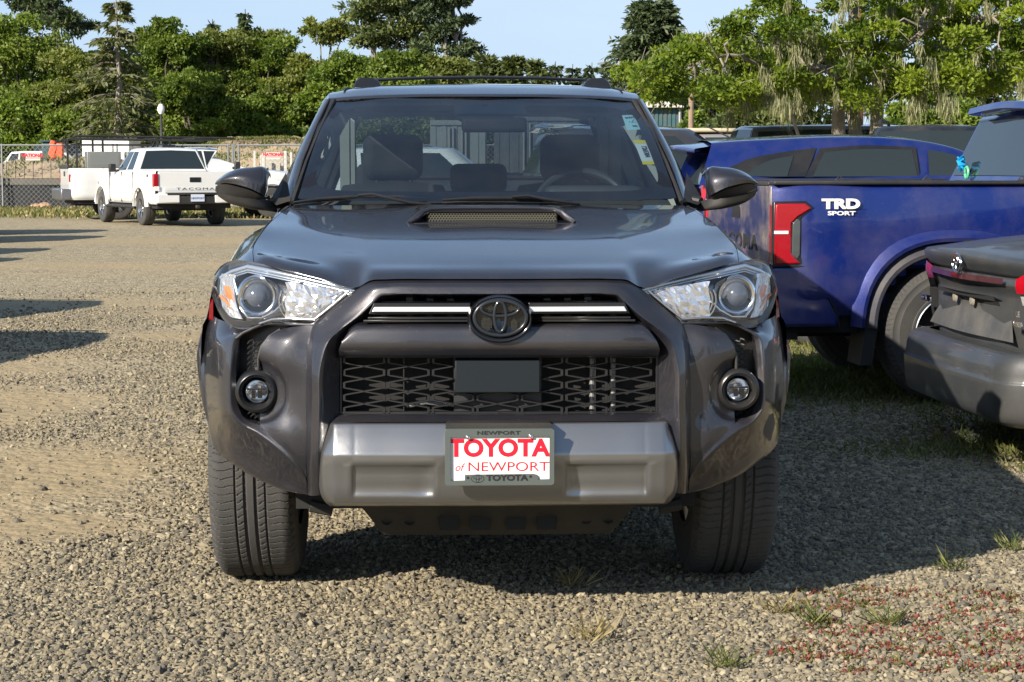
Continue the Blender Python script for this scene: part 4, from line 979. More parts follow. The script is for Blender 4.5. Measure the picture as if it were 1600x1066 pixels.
SC2=[(0.,(.11,.10,.085)),(.2,(.15,.134,.104)),(.45,(.20,.172,.120)),(.7,(.25,.213,.143)),(.92,(.29,.247,.163)),(1.,(.37,.325,.23))]
while len(e)<len(SC2): e.new(.5)
for q,(p,c) in zip(e,SC2): q.position=p;q.color=(*c,1)
nt.links.new(oi.outputs['Random'],cr.inputs[0]); nt.links.new(cr.outputs[0],nt.nodes['Principled BSDF'].inputs['Base Color'])
def scatter(n,y0,y1,p=1.):
    y=y0*(y1/y0)**RNG.uniform(0,1,n) if p==1 else RNG.uniform(y0,y1,n)
    hw=.285*y+.45; x=RNG.uniform(-1,1,n)*hw; return x,y
def noise2(x,y): return .5+.25*(np.sin(x*2.1+1.3*np.sin(y*1.7))+np.sin(y*2.7+1.9*np.sin(x*1.3+2)))
x,y=scatter(185000,4.45,21); s=blobs(SANDB,x,y)+.35*(noise2(x,y)-.6)+.45*np.clip((y-14)/7,0,1); t_=blobs(GRB,x,y)
k=RNG.uniform(0,1,len(x))>np.clip(s*1.9-.35,0,.95); k&=RNG.uniform(0,1,len(x))>np.clip(t_*1.1,0,.75); x,y=x[k],y[k]
sc=np.clip(RNG.lognormal(math.log(.0138),.36,len(x)),.007,.042)*(1+.035*np.clip(y-6,0,15))
z=uneven(x,y)+sc*.12
st=stone_cloud('gravel_stones',np.stack([x,y,z],-1),sc,sm,3); tag(st,'loose grey and tan crushed gravel covering the lot','gravel',kind='stuff')
# ================================================================ other vehicles
M['blue']=paint('blue_paint',(.004,.019,.165),.35,.35,.18); M['wpaint']=paint('white_paint',(.78,.78,.76),.0,.35,.08,.0); M['slate']=paint('slate_paint',(.040,.044,.048),.15,.5,.12,coat=.35)
M['bluec']=paint('navy_paint',(.004,.018,.145),.3,.3,.10); M['char']=paint('charcoal_paint',(.06,.06,.065),.5,.35,.15); M['jeep']=paint('pale_silver_paint',(.30,.30,.29),.5,.35,.1); M['nearblack']=paint('black_paint',(.012,.013,.016),.2,.3,.15)
M['tint']=mat('tinted_glass',(.02,.027,.028),.03,0,0,spec=.8); M['smoke']=glass('smoked_glass',(.40,.46,.45),1,.0,.03,.03)
M['lip']=mat('dusty_lip',(.03,.033,.05),.6,dirt=.6,dcol=(.13,.11,.09))
def shell_grid(secs,n=5,mm=3,su={},sv={}):
    """secs: list of (y,[(x,z)...]) half sections; returns MB of the half"""
    G=[[(x,y,z) for x,z in s] for y,s in secs]; mb=MB(); mb.patch(G,n,mm,su=su,sv=sv); return mb
def endcap(sec,y):
    m=MB(); p=[(x,y,z) for x,z in sec]; q=[(-x,y,z) for x,z in sec][::-1]; m.poly(p+[a for a in q if abs(a[0])>1e-6]); return m
def cutwheels(m,cs,r,cz=.39):
    V=np.array(m.v); ins=np.zeros(len(V),bool)
    for cy in cs: ins|=(np.hypot(V[:,1]-cy,V[:,2]-cz)<r)&(np.abs(V[:,0])>.5)
    m.f=[f for f in m.f if not all(ins[i] for i in f)]
def sqr(t,p): return 1/((abs(math.cos(t))**p+abs(math.sin(t))**p)**(1/p))
def flare(cy,cz,r0,r1,x0,xo,a0=5,a1=175,p=2.):
    m=MB(); m.grid([[(x,cy+r*sqr(t,p)*math.cos(t),cz+r*sqr(t,p)*math.sin(t)) for r,x in ((r1,x0+.01),(r1-.02,x0-.008),(r0+.02,xo),(r0,xo+.006),(r0-.005,x0+.05),(r0-.005,x0+.25))] for t in np.linspace(R(a0),R(a1),30)]); return m
def cab_surface(bot,top):
    bot=[np.array(p) for p in bot]; top=[np.array(p) for p in top]
    def f(s,t,off=0):
        i=min(len(bot)-2,int(s)); u=s-i; a=bot[i]*(1-u)+bot[i+1]*u; b=top[i]*(1-u)+top[i+1]*u; p=a*(1-t)+b*t
        if off:
            e=bot[i+1]-bot[i]; g=b-a; nn=np.cross(e,g); nn/=np.linalg.norm(nn)+1e-9
            if nn[0]>0 and abs(nn[0])>.5 or (abs(nn[0])<=.5 and nn[1]*(p[1]-cyc)<0): nn=-nn
            p=p+nn*off
        return p
    cyc=(bot[0][1]+bot[-1][1])/2
    return f
def cabin(par,bot,top,crown,pm,glassm,wins,name='cab'):
    m=MB(); m.patch([bot,[tuple((a+b)/2+(0,0,.0)[i] for i,(a,b) in enumerate(zip(p,q))) for p,q in zip(bot,top)],top,[tuple(np.array(t)*(.6,1,1)+(0,(np.mean([top[0][1],top[-1][1]])-t[1])*.3,crown*.8)) for t in top],[(0,(t[1]*.3+np.mean([top[0][1],top[-1][1]])*.7),t[2]+crown) for t in top]],3,1,su={2:.03})
    o=m.mirror().obj(name,pm,par,smooth=45); f=cab_surface(bot,top)
    for (nm,s0,s1,t0,t1,sl0,sl1) in wins:
        w=MB(); 
        G=[]
        for t in np.linspace(t0,t1,4):
            k=(t-t0)/(t1-t0); G.append([f(s0+(s1-s0)*u+ (sl0*(1-u)+sl1*u)*k,t,.006) for u in np.linspace(0,1,10)])
        w.grid(G)
        if s0==0: w.mirror(); w.obj(nm,glassm,o)
        elif s1==len(bot)-1: w.mirror(); w.obj(nm,glassm,o)
        else: both(w,nm,glassm,par=None) if False else (w.obj(nm,glassm,o),w.clone().flipx().obj(nm,glassm,o))
    return o
def pickup(name,label,loc,rot,pm,W2=.93,rail=1.225,roofz=1.72,tail=1.03,nose=-4.25,cabr=-.55,wb=3.3,Rt=.39,detail=False,bed=True,group=None,spokes=6,glassm=None,cabw=.74,cs=0):
    t=thing(name,label,'pickup truck',(loc[0],loc[1],0),rot,group); glassm=glassm or M['tint']
    def sec(y,w=W2,top=rail,inner=None):
        lo=.50
        s=[(-w+.05,lo),(-w+.01,lo+.07),(-w,.72),(-w+.005,.90),(-w+.004,1.05),(-w+.02,top-.03),(-w+.035,top)]
        if inner=='bed': s+=[(-w+.11,top),(-w+.13,top-.03),(-w+.14,.75),(0,.75)]
        else: z=top if inner is None else inner; s+=[(-w+.11,top+.004),(-w+.13,top+.006),(-.4,z+.01),(0,z+.015)]
        return s
    B=[(tail,sec(tail,W2-.02,rail,'bed')),(tail-.06,sec(0,W2,rail,'bed')),(.45,sec(0,W2,rail,'bed')),(0,sec(0,W2,rail,'bed')),(cabr+.03,sec(0,W2,rail,'bed'))]
    m=shell_grid(B,[2,8,8,8],3,sv={5:.01,6:.01,7:.01}); cutwheels(m,(0,),Rt+.095); m.v,m.f=m.mirror().v,m.f; m.obj('bed',pm,t,smooth=45)
    hz=rail-.03
    F_=[(cabr,sec(0,W2,rail)),(cabr-.7,sec(0,W2,rail-.01)),(-2.1+cs,sec(0,W2,rail-.02)),(-2.55+cs,sec(0,W2-.01,hz-.03,hz)),(-3.1+cs,sec(0,W2-.01,hz-.06,hz-.01)),(nose+.6,sec(0,W2-.03,hz-.10,hz-.05)),(nose+.2,sec(0,W2-.08,hz-.16,hz-.10)),(nose,[(x*.93,z-.10*(z>.9)) for x,z in sec(0,W2-.1,hz-.2,hz-.14)])]
    m=shell_grid(F_,6,3,sv={5:.02}); cutwheels(m,(-wb,),Rt+.095); m.mirror(); m.obj('body',pm,t,smooth=45)
    m=endcap(F_[-1][1],nose); m.obj('grille',M['blks'],t)
    m=MB(); m.box((-W2+.12,nose-.12,.45),(W2-.12,nose+.1,.72)); m.obj('front_bumper',pm,t,bevel=.04)
    for sx in (-1,1):
        m=MB(); m.box((min(sx*.86,sx*.55),nose-.03,.84),(max(sx*.86,sx*.55),nose+.12,.98)); m.obj('headlight',M['lens'] if detail else M['chrome'],t,bevel=.02)
        f=flare(0,Rt,Rt+(.13 if detail else .085),Rt+.20,-W2,-W2-.045,p=2.45 if detail else 2); f=f if sx<0 else f.flipx(); f.obj('wheel_flare',pm,t,smooth=45)
        if detail:
            f=flare(0,Rt,Rt+.06,Rt+.128,-W2,-W2-.040,p=2.45); f=f if sx<0 else f.flipx(); f.obj('flare_lip',M['lip'],t,smooth=45)
        f=flare(-wb,Rt,Rt+.085,Rt+.19,-W2,-W2-.03); f=f if sx<0 else f.flipx(); f.obj('wheel_flare',pm,t,smooth=45)
    m=MB(); m.box((-W2+.10,nose+.3,.40),(W2-.10,tail-.1,.62)); m.box((-.5,cabr,.35),(.5,tail-.2,.5)); m.obj('underbody',M['dark'],t)
    m=MB(); m.tube([(-W2+.15,0,Rt),(W2-.15,0,Rt)],.05,8); m.obj('rear_axle',M['under'],t)
    m=MB(); m.box((-W2+.20,-.48,.6),(-.45,.48,.62+.28)); m.mirror(); m.obj('wheel_well',M['dark'],t)
    wheel_set(t,[(-W2+.13,0,Rt),(W2-.13,0,Rt),(-W2+.13,-wb,Rt),(W2-.13,-wb,Rt)],Rt,Rt*.58,.25,detail,spokes)
    cw=cabw; rz=roofz
    bot=[(0,-2.60,hz),(-.70*cw/.74,-2.50,hz),(-cw-.11,-2.25,rail-.01),(-cw-.13,-1.35,rail),(-cw-.12,-.75,rail),(-cw-.05,cabr,rail),(0,cabr,rail)]
    top=[(0,-1.95,rz-.03),(-cw*.72,-1.88,rz-.04),(-cw*.86,-1.70,rz-.05),(-cw*.89,-1.25,rz-.04),(-cw*.88,-.85,rz-.05),(-cw*.80,cabr-.14,rz-.06),(0,cabr-.14,rz-.04)]
    sh=lambda L_:[(x,y+(cs if abs(y-cabr)>.3 else 0),z) for x,y,z in L_]
    bot,top=sh(bot),sh(top)
    cabin(t,bot,top,.035,pm,glassm,[('windshield',0,1.0,.08,.93,0,0),('side_window',2.12,2.92,.06,.86,.0,0),('side_window',3.06,3.85,.06,.86,0,-.0),('rear_window',5.03,6,.10,.92,0.03,0)])
    m=MB(); m.box((-cw-.19,-2.16+cs,rail-.02),(-cw-.12,-2.0+cs,rail+.04)); m.box((-cw-.33,-2.18+cs,rail-.02),(-cw-.18,-2.04+cs,rail+.17)); 
    for fl in (0,1):
        q=m.clone(); q=q.flipx() if fl else q; q.obj('door_mirror',M['blk'],t,bevel=.02)
    m=MB(); m.box((-W2+.10,tail-.05,.74),(W2-.10,tail+.0,rail-.005)); tg=m.obj('tailgate',pm,t,bevel=.012)
    for sx in (-1,1):
        m=MB(); 
        for y in ((cabr-.62,cabr-1.75) if cs==0 else (cabr-.25,)): m.box((-W2-.012,y,.99),(-W2+.02,y+.17,1.02))
        if sx>0: m.flipx()
        m.obj('door_handle',pm,t,bevel=.005)
        m=MB()
        for y in ((cabr-.05,cabr-.98,cabr-2.0) if cs==0 else (cabr-.05,cabr-1.2)): m.box((-W2-.002,y,.52),(-W2+.03,y+.008,rail-.02))
        if sx>0: m.flipx()
        m.obj('door_seam',M['dark'],t)
    return t,tg
# ---------------- blue pickup, right
bt,tg=pickup('pickup_truck','blue pickup truck with a white sport badge, parked side-on beside the grey sedan',(2.363,11.575),R(96),M['blue'],detail=True,cabw=.78,roofz=1.70)
BF=Frame(2.363,11.575,R(96)); bx=lambda px,py,o=0:BF.x(px,py,-.93-o)
m=MB(); pts=[(1.028,1.12),(.862,1.122),(.82,1.094),(.90,1.045),(.933,1.012),(.934,.85),(.915,.825),(.878,.790),(1.030,.785)]
m.poly([(-.954,y,z) for y,z in pts],(.07,0,0)); m.box((-.94,.97,.785),(-.84,1.036,1.12)); tl=m.obj('tail_light',M['redlens'],bt,bevel=.01,smooth=40)
m=MB(); m.poly([(-.9465,y,z) for y,z in ((1.036,1.132),(.855,1.134),(.805,1.096),(.878,1.04),(.878,.83),(.862,.782),(1.036,.778))],(.05,0,0)); m.obj('lamp_surround',M['blks'],tl,bevel=.006)
m=MB(); m.poly([(-.951,y,z) for y,z in ((.932,.84),(.900,.812),(.884,.84),(.884,1.025),(.905,1.04),(.93,1.015))],(.05,0,0)); m.obj('lamp_bezel',mat('lamp_grey',(.07,.08,.08),.15,coat=1),tl,bevel=.006)
m=MB(); m.box((-.958,.955,.955),(-.94,1.032,.972)); m.obj('reverse_light',M['white'],tl)
m=MB(); m.poly([(.95,y,z) for y,z in pts],(-.07,0,0)); m.box((.84,.97,.785),(.94,1.036,1.12)); m.obj('tail_light',M['redlens'],bt,bevel=.01,smooth=40)
m=MB(); sb=[(-W_,z) for W_,z in ((0,0),)]
m.poly([(-.945,y,z) for y,z in ((1.03,.775),(.83,.775),(.80,.745),(.665,.50),(.66,.44),(1.0,.44),(1.08,.52),(1.09,.74))],(.12,0,0)); m.box((-.90,.93,.44),(.90,1.16,.735)); m.poly([(.945,y,z) for y,z in ((1.03,.775),(.83,.775),(.80,.745),(.665,.50),(.66,.44),(1.0,.44),(1.08,.52),(1.09,.74))],(-.12,0,0)); m.obj('rear_bumper',M['blue'],bt,bevel=.02,seg=3)
m=MB(); m.tube([(-.942,1.04,.778),(-.942,.835,.776),(-.940,.80,.748),(-.938,.668,.505),(-.93,.655,.44)],.007,6); m.obj('bumper_gap',M['dark'],bt)
m=MB(); m.box((-.82,.86,.36),(.82,1.0,.44)); m.box((-.5,1.0,.40),(-.40,1.14,.45)); m.obj('hitch_frame',M['under'],bt)
m=MB(); m.add([(-.94,.50,.50),(-.94,.43,.50),(-.935,.465,.225),(-.935,.535,.225),(-.67,.50,.50),(-.67,.43,.50),(-.68,.465,.225),(-.68,.535,.225)],[(0,1,2,3),(4,7,6,5),(0,3,7,4),(1,5,6,2),(3,2,6,7)]); m.obj('mud_flap',M['under'],bt)
m=MB(); m.box((-.925,-.53,1.222),(-.80,1.03,1.245)); m.mirror(); m.box((-.80,.97,1.215),(.80,1.035,1.24)); m.obj('bed_rail_cap',M['blk'],bt,bevel=.008)
m=MB(); 
for y in (-.45,.1,.6): m.box((-.80,y,1.235),(-.77,y+.04,1.252)); m.tube([(-.78,y,1.245),(-.77,y+.02,1.272),(-.76,y+.04,1.245)],.005,6)
m.obj('tie_down',M['blk'],bt)
xt=lambda s_,y,z,hh,mt,**k: text(s_,hh,TM((-.940,y,z),(0,-1,0),(0,0,1)),mt,bt,'badge_lettering',ext=.003,**k)
xt('TRD',.655,1.113,.052,M['dark'],bold=.004,wx=1.5);  # dark offset copy behind the white letters, put in as their shadow
text('TRD',.052,TM((-.9445,.658,1.116),(0,-1,0),(0,0,1)),M['white'],bt,'badge_lettering',ext=.002,bold=.004,wx=1.5)
text('SPORT',.022,TM((-.943,.655,1.066),(0,-1,0),(0,0,1)),M['white'],bt,'badge_lettering',ext=.002,bold=.001,wx=1.7)
text('TACOMA',.085,TM((-.0,1.031,.885),(-1,0,0),(0,0,1)),M['dark'],tg,'tailgate_lettering',ext=.003,bold=.003,wx=2.0,space=1.15)
m=MB(); m.box((-.10,1.02,1.02),(.10,1.035,1.10)); m.obj('tailgate_handle',M['blks'],tg,bevel=.01)
m=MB(); m.box((-.30,1.12,.55),(.10,1.165,.68)); m.obj('plate_recess',M['dark'],bt)
tg.data.materials[0]=paint('road_film_blue',(.012,.018,.09),.15,.55,.95,.2,.4)
# cab rear roof lip
m=MB(); m.patch([[(-.60,-.95,1.690),(0,-.95,1.715),(.60,-.95,1.690)],[(-.62,-.60,1.690),(0,-.59,1.715),(.60,-.60,1.690)],[(-.62,-.585,1.650),(0,-.575,1.672),(.60,-.585,1.650)],[(-.60,-.66,1.638),(0,-.65,1.655),(.58,-.66,1.638)]],4,6,su={1:.008,2:.008}); m.obj('roof_spoiler',M['blue'],bt)
M['dec1']=mat('turquoise_decal',(.01,.30,.62),.4); M['dec2']=mat('green_decal',(.10,.50,.25),.4)
m=MB(); c=BF.y(1506,256,-.555)
m.tube([(c[0]-.03,c[1]+.02,c[2]+.05),(c[0]+.0,c[1]+.02,c[2]+.02),(c[0]-.02,c[1]+.02,c[2]-.01),(c[0]+.01,c[1]+.02,c[2]-.05)],[.008,.03,.022,.006],8,flat=.2)
for dx,dz in ((.05,.04),(-.05,.03),(.04,-.03),(-.06,-.03)): m.tube([(c[0]+.0,c[1]+.022,c[2]+dz*.5),(c[0]+dx,c[1]+.022,c[2]+dz)],.007,6)
m.obj('window_decal',M['dec1'],bt)
m=MB(); m.tube([(c[0]-.10+.03*math.cos(a),c[1]+.015,c[2]-.055+.035*math.sin(a)) for a in np.linspace(0,6,12)],.009,6); m.obj('window_decal',M['dec2'],bt)
# ---------------- grey sedan, right edge
sx_,sy_=2.13,8.97
sd_=thing('sedan','dusty grey sedan seen from behind at the right edge, trunk without a plate','sedan',(sx_,sy_,0),R(95))
def rearY(x,z):
    a=abs(x)/.89; c=-.02-.05*a**2-.30*max(0,(a-.80)/.2)**2.2
    return c
xs_=[-.895,-.89,-.88,-.83,-.72,-.5,-.25,0,.25,.5,.72,.83,.88,.89,.895]; ex={0:-1.2,1:-.75,13:-.75,14:-1.2}
def srow(z,dy,w=1,extra=0):
    r=[]
    for i,x in enumerate(xs_):
        y=ex[i] if i in ex else rearY(x,z)+dy*(1-max(0,(abs(x)/.89-.85)/.15)*.5)-(.12 if i in(2,12) else 0); r.append((x*w,y,z+extra*(1-(abs(x)/.89)**2)))
    return r
m=MB(); rows=[srow(.19,.06,.96),srow(.22,.115,.985),srow(.30,.13,1.),srow(.385,.135,1.003),srow(.395,.128,1.),srow(.47,.115,.995),srow(.505,.09,.985),srow(.515,.01,.975)]
m.patch(rows,3,3,su={3:.004,4:.004}); m.obj('rear_bumper',M['slate'],sd_,smooth=45)
m=MB(); cw=[-.80,-.76,-.6,-.3,0,.3,.6,.76,.80]
def trow(z,dy,k=1,lift=0): return [(x*k,rearY(x,z)+dy-(.0 if abs(x)<.7 else .02),z+lift*(1-(x/.8)**2)) for x in cw]
m.patch([trow(.50,0,.86),trow(.56,.005,.88),trow(.735,.0,.92),trow(.745,-.0,.93),trow(.80,.025,.98),trow(.812,.015,.99),trow(.835,.01,1.0),trow(.845,.03,1.0),trow(.90,.055,1.0,.012),trow(.915,.045,1.0,.02),trow(.925,-.05,.99,.03),trow(.955,-.30,.97,.035),trow(.985,-.62,.93,.035)],3,3,su={4:.006,7:.006,9:.012},sv={}); m.obj('trunk_lid',M['slate'],sd_,smooth=50)
m=MB(); 
for s in (1,-1):
    m.patch([[(s*.80,-.10,.50),(s*.89,-.4,.50),(s*.895,-1.2,.50)],[(s*.80,-.07,.70),(s*.895,-.35,.70),(s*.90,-1.2,.70)],[(s*.80,-.09,.86),(s*.865,-.35,.88),(s*.87,-1.2,.90)],[(s*.79,-.25,.95),(s*.80,-.6,.97),(s*.80,-1.2,.98)]],4,5)
    m.patch([[(s*.895,-1.2,.2),(s*.895,-4.3,.2)],[(s*.90,-1.2,.70),(s*.89,-4.2,.65)],[(s*.80,-1.2,.98),(s*.72,-4.1,.80)],[(0,-1.2,1.0),(0,-4.0,.86)]],4,6)
m.obj('body',M['slate'],sd_,smooth=50)
for s in (1,-1):
    m=MB(); x5=.50 if s>0 else .68; m.patch([[(s*x5,.005,.775),(s*(x5+.04 if s<0 else .70),-.03,.77),(s*.83,-.13,.775),(s*.88,-.30,.79)],[(s*x5,.012,.80),(s*(x5+.04 if s<0 else .70),-.015,.81),(s*.835,-.11,.82),(s*.89,-.30,.83)],[(s*x5,.01,.835),(s*(x5+.04 if s<0 else .70),-.02,.86),(s*.83,-.12,.875),(s*.87,-.30,.88)]],4,4); tlm=m.obj('tail_light',M['redlens'],sd_)
    m=MB(); m.patch([[(s*.66,-.03,.72),(s*.83,-.12,.71)],[(s*.66,-.015,.772),(s*.84,-.105,.772)]],3,3); m.obj('reverse_light',mat('clear_facets',(.75,.75,.75),.15,.6,bump=.6,bscale=60),tlm)
m=MB(); m.patch([[(-.52,.014,.805),(0,.036,.80),(.52,.014,.805)],[(-.52,.012,.83),(0,.034,.826),(.52,.012,.83)]],2,6); m.obj('light_bar',mat('dark_red_bar',(.06,.006,.008),.15,0,1),sd_)
m=MB(); m.patch([[(-.60,-.035,.552),(0,-.0,.552),(.60,-.035,.552)],[(-.56,-.045,.60),(0,-.018,.60),(.56,-.045,.60)],[(-.42,-.050,.72),(0,-.028,.72),(.42,-.050,.72)],[(-.40,-.01,.742),(0,.015,.742),(.40,-.01,.742)]],4,6); 
m.v=[(x,y+.022,z) for x,y,z in m.v]; m.obj('plate_recess',mat('dusty_plastic',(.055,.057,.06),.6,dirt=.9,dcol=(.14,.13,.11)),sd_)
m=MB(); m.patch([[(-.42,.01,.722),(0,.022,.722),(.42,.01,.722)],[(-.40,.012,.742),(0,.024,.742),(.40,.012,.742)]],2,5); m.obj('trunk_handle',M['dark'],sd_)
m=MB()
for x in (-.09,.16): m.lathe([(.0001,.012),(.02,.010),(.028,.0)],14,Matrix.Translation((x,.002,.705))@Matrix.Rotation(-pi/2,4,'X'))
m.obj('plate_grommet',mat('dried_mud',(.22,.20,.16),.9),sd_)
ec_save=ec.copy(); ec=Vector((0,.052,.872))
def ell2(mb,cx,cz,rx,rz,r,n=40):
    G=[]
    for k in range(n):
        t=2*pi*k/n; G.append([(cx+(rx+r*math.cos(q))*math.cos(t),ec.y+r*math.sin(q),ec.z+cz+(rz+r*math.cos(q))*math.sin(t)) for q in [2*pi*j/6 for j in range(6)]])
    mb.grid(np.array(G),closeu=True,closev=True)
m=MB(); ell2(m,0,0,.062,.043,.006); ell2(m,0,.016,.042,.016,.0045); ell2(m,0,.002,.015,.036,.0045); m.obj('badge',M['chrome'],sd_)
text('HYBRID',.022,TM((-.70,.005,.64),(-1,0,0),(0,0,1)),M['chrome'],sd_,'badge_lettering',ext=.003,bold=.001)
text('LE',.026,TM((-.70,.005,.685),(-1,0,0),(0,0,1)),M['chrome'],sd_,'badge_lettering',ext=.003,bold=.001)
text('COROLLA',.030,TM((.62,.004,.668),(-1,0.05,0),(0,0,1)),M['chrome'],sd_,'badge_lettering',ext=.003,bold=.001)
bot=[(0,-3.35,.95),(-.66,-3.25,.94),(-.82,-2.9,.96),(-.83,-2.0,.97),(-.81,-1.2,.985),(-.66,-.68,1.0),(0,-.60,1.01)]
top=[(0,-2.6,1.36),(-.48,-2.5,1.35),(-.56,-2.3,1.36),(-.58,-1.8,1.37),(-.56,-1.6,1.36),(-.48,-1.30,1.33),(0,-1.25,1.35)]
cabin(sd_,bot,top,.03,M['slate'],M['smoke'],[('windshield',0,1,.05,.92,0,0),('side_window',2.1,2.95,.08,.86,0,0),('side_window',3.05,4.0,.08,.86,0,0),('rear_window',5.05,6,.06,.95,0,0)])
wheel_set(sd_,[(-.78,-.95,.325),(.78,-.95,.325),(-.78,-3.6,.325),(.78,-3.6,.325)],.325,.20,.21,False,10)
m=MB(); m.box((-.75,-4.1,.2),(.75,-.2,.5)); m.obj('underbody',M['dark'],sd_)
# ---------------- navy crossover behind the blue pickup
cvx=thing('crossover_car','navy blue crossover with a rear spoiler, mostly hidden behind the blue pickup','crossover car',(1.40,14.95,0),R(91))
CF=Frame(1.40,14.95,R(91))
def cside(px,py,x=-.80): return CF.x(px,py,x)
def csec(w,lo,mid_,top,ctr): return [(-w+.05,lo),(-w,mid_),(-w+.01,top-.08),(-w+.05,top),(-.3,ctr),(0,ctr)]
m=shell_grid([(.02,csec(.86,.5,.7,1.10,1.15)),(-.08,csec(.92,.4,.7,1.2,1.22)),(-.6,csec(.93,.4,.7,1.22,1.22)),(-3.0,csec(.93,.4,.7,1.16,1.16)),(-3.7,csec(.92,.4,.7,1.02,1.10)),(-4.4,csec(.85,.4,.6,.85,.95))],6,4); cutwheels(m,(-.85,-3.55),.40,.35); m.mirror(); m.obj('body',M['bluec'],cvx,smooth=45)
m=endcap(csec(.86,.5,.7,1.10,1.15),.02); m.obj('liftgate',M['bluec'],cvx); m=endcap(csec(.85,.4,.6,.85,.95),-4.4); m.obj('grille',M['blks'],cvx)
# greenhouse traced from the side: roof edge and belt
re=[cside(*p,-.66) for p in ((1112,224),(1150,221),(1200,218.5),(1300,214.5),(1400,216.5),(1450,222),(1500,234),(1560,262))]
be=[cside(*p,-.86) for p in ((1092,290),(1130,288),(1200,286),(1300,286),(1400,286),(1450,286),(1510,286),(1590,286))]
mdl=[tuple(a*.5+b*.5+(-.02 if i==0 else 0) for i,(a,b) in enumerate(zip(p,q))) for p,q in zip(re,be)]
m=MB(); m.patch([be,mdl,re,[(x*.5,y,z+.022) for x,y,z in re],[(0,y,z+.03) for x,y,z in re]],4,5,su={2:.03}); roofmb=m.mirror(); cab=m.obj('cab',M['bluec'],cvx,smooth=45)
def cwin(lowpts,uppts,nm,mt,of=0):
    def onside(px,py):
        # interpolate x by height between belt and roof
        p=CF.x(px,py,-.76); k=min(1,max(0,(p[2]-1.21)/.30)); x=-.86+.20*k-.016-of-.035*math.sin(k*pi); return CF.x(px,py,x)
    w=MB(); w.patch([[onside(*p) for p in lowpts],[onside((a[0]+b[0])/2,(a[1]+b[1])/2) for a,b in zip(lowpts,uppts)],[onside(*p) for p in uppts]],3,3); w.obj(nm,mt,cab,smooth=45)
    w2=w.clone().flipx(); w2.obj(nm,mt,cab,smooth=45)
cwin([(1142,268),(1170,273),(1215,276),(1258,276)],[(1140,262),(1168,249),(1215,239),(1276,231)],'quarter_trim',M['blks'])
cwin([(1166,275),(1200,276),(1230,276)],[(1178,262),(1205,250),(1240,243)],'quarter_window',M['tint'],.006)
cwin([(1258,277),(1340,277),(1437,277)],[(1281,232),(1350,227),(1431,230)],'window_trim',M['blks'])
cwin([(1270,276),(1340,276),(1434,276)],[(1288,238),(1350,233),(1425,234)],'side_window',M['tint'],.006)
cwin([(1452,277),(1480,277),(1530,277)],[(1450,234),(1475,238),(1520,252)],'side_window',M['tint'])
m=MB(); sp0=[CF.x(px,py,-.58) for px,py in ((1066,237),(1115,224))]
y0,z0=sp0[0][1],sp0[0][2]; y1,z1=sp0[1][1],sp0[1][2]
m.patch([[(-.64,y1-.1,z1+.0),(0,y1-.1,z1+.03),(.64,y1-.1,z1+.0)],[(-.66,y0-.08,z0+.02),(0,y0+.04,z0+.05),(.66,y0-.08,z0+.02)],[(-.66,y0-.08,z0-.01),(0,y0+.04,z0+.02),(.66,y0-.08,z0-.01)],[(-.64,y1-.12,z1-.09),(0,y1-.1,z1-.07),(.64,y1-.12,z1-.09)]],4,6,su={1:.01,2:.01}); m.obj('roof_spoiler',M['bluec'],cvx,smooth=40)
m=MB(); m.patch([[(-.66,y1-.10,z1-.06),(0,y1-.06,z1-.05),(.66,y1-.10,z1-.06)],[(-.78,.0,1.19),(0,.04,1.19),(.78,.0,1.19)]],3,6); m.obj('rear_window',M['tint'],cvx)
for s in (-1,1):
    m=MB(); q=[(-.80,.03,1.22),(-.90,-.10,1.20),(-.93,-.20,1.13),(-.92,-.10,1.07),(-.82,.03,1.07)]; m.poly([(a*-s if 1 else a,b,c) for a,b,c in q],(0,-.03,0)); m.obj('tail_light',M['redlens'],cvx,bevel=.01)
m=MB(); m.tube([(-.2,-.32,z1+.02),(-.2,-.05,z1+.15)],.006,5); m.obj('antenna',M['blk'],cvx)
wheel_set(cvx,[(-.80,-.85,.35),(.80,-.85,.35),(-.80,-3.55,.35),(.80,-3.55,.35)],.35,.22,.22,False,5)
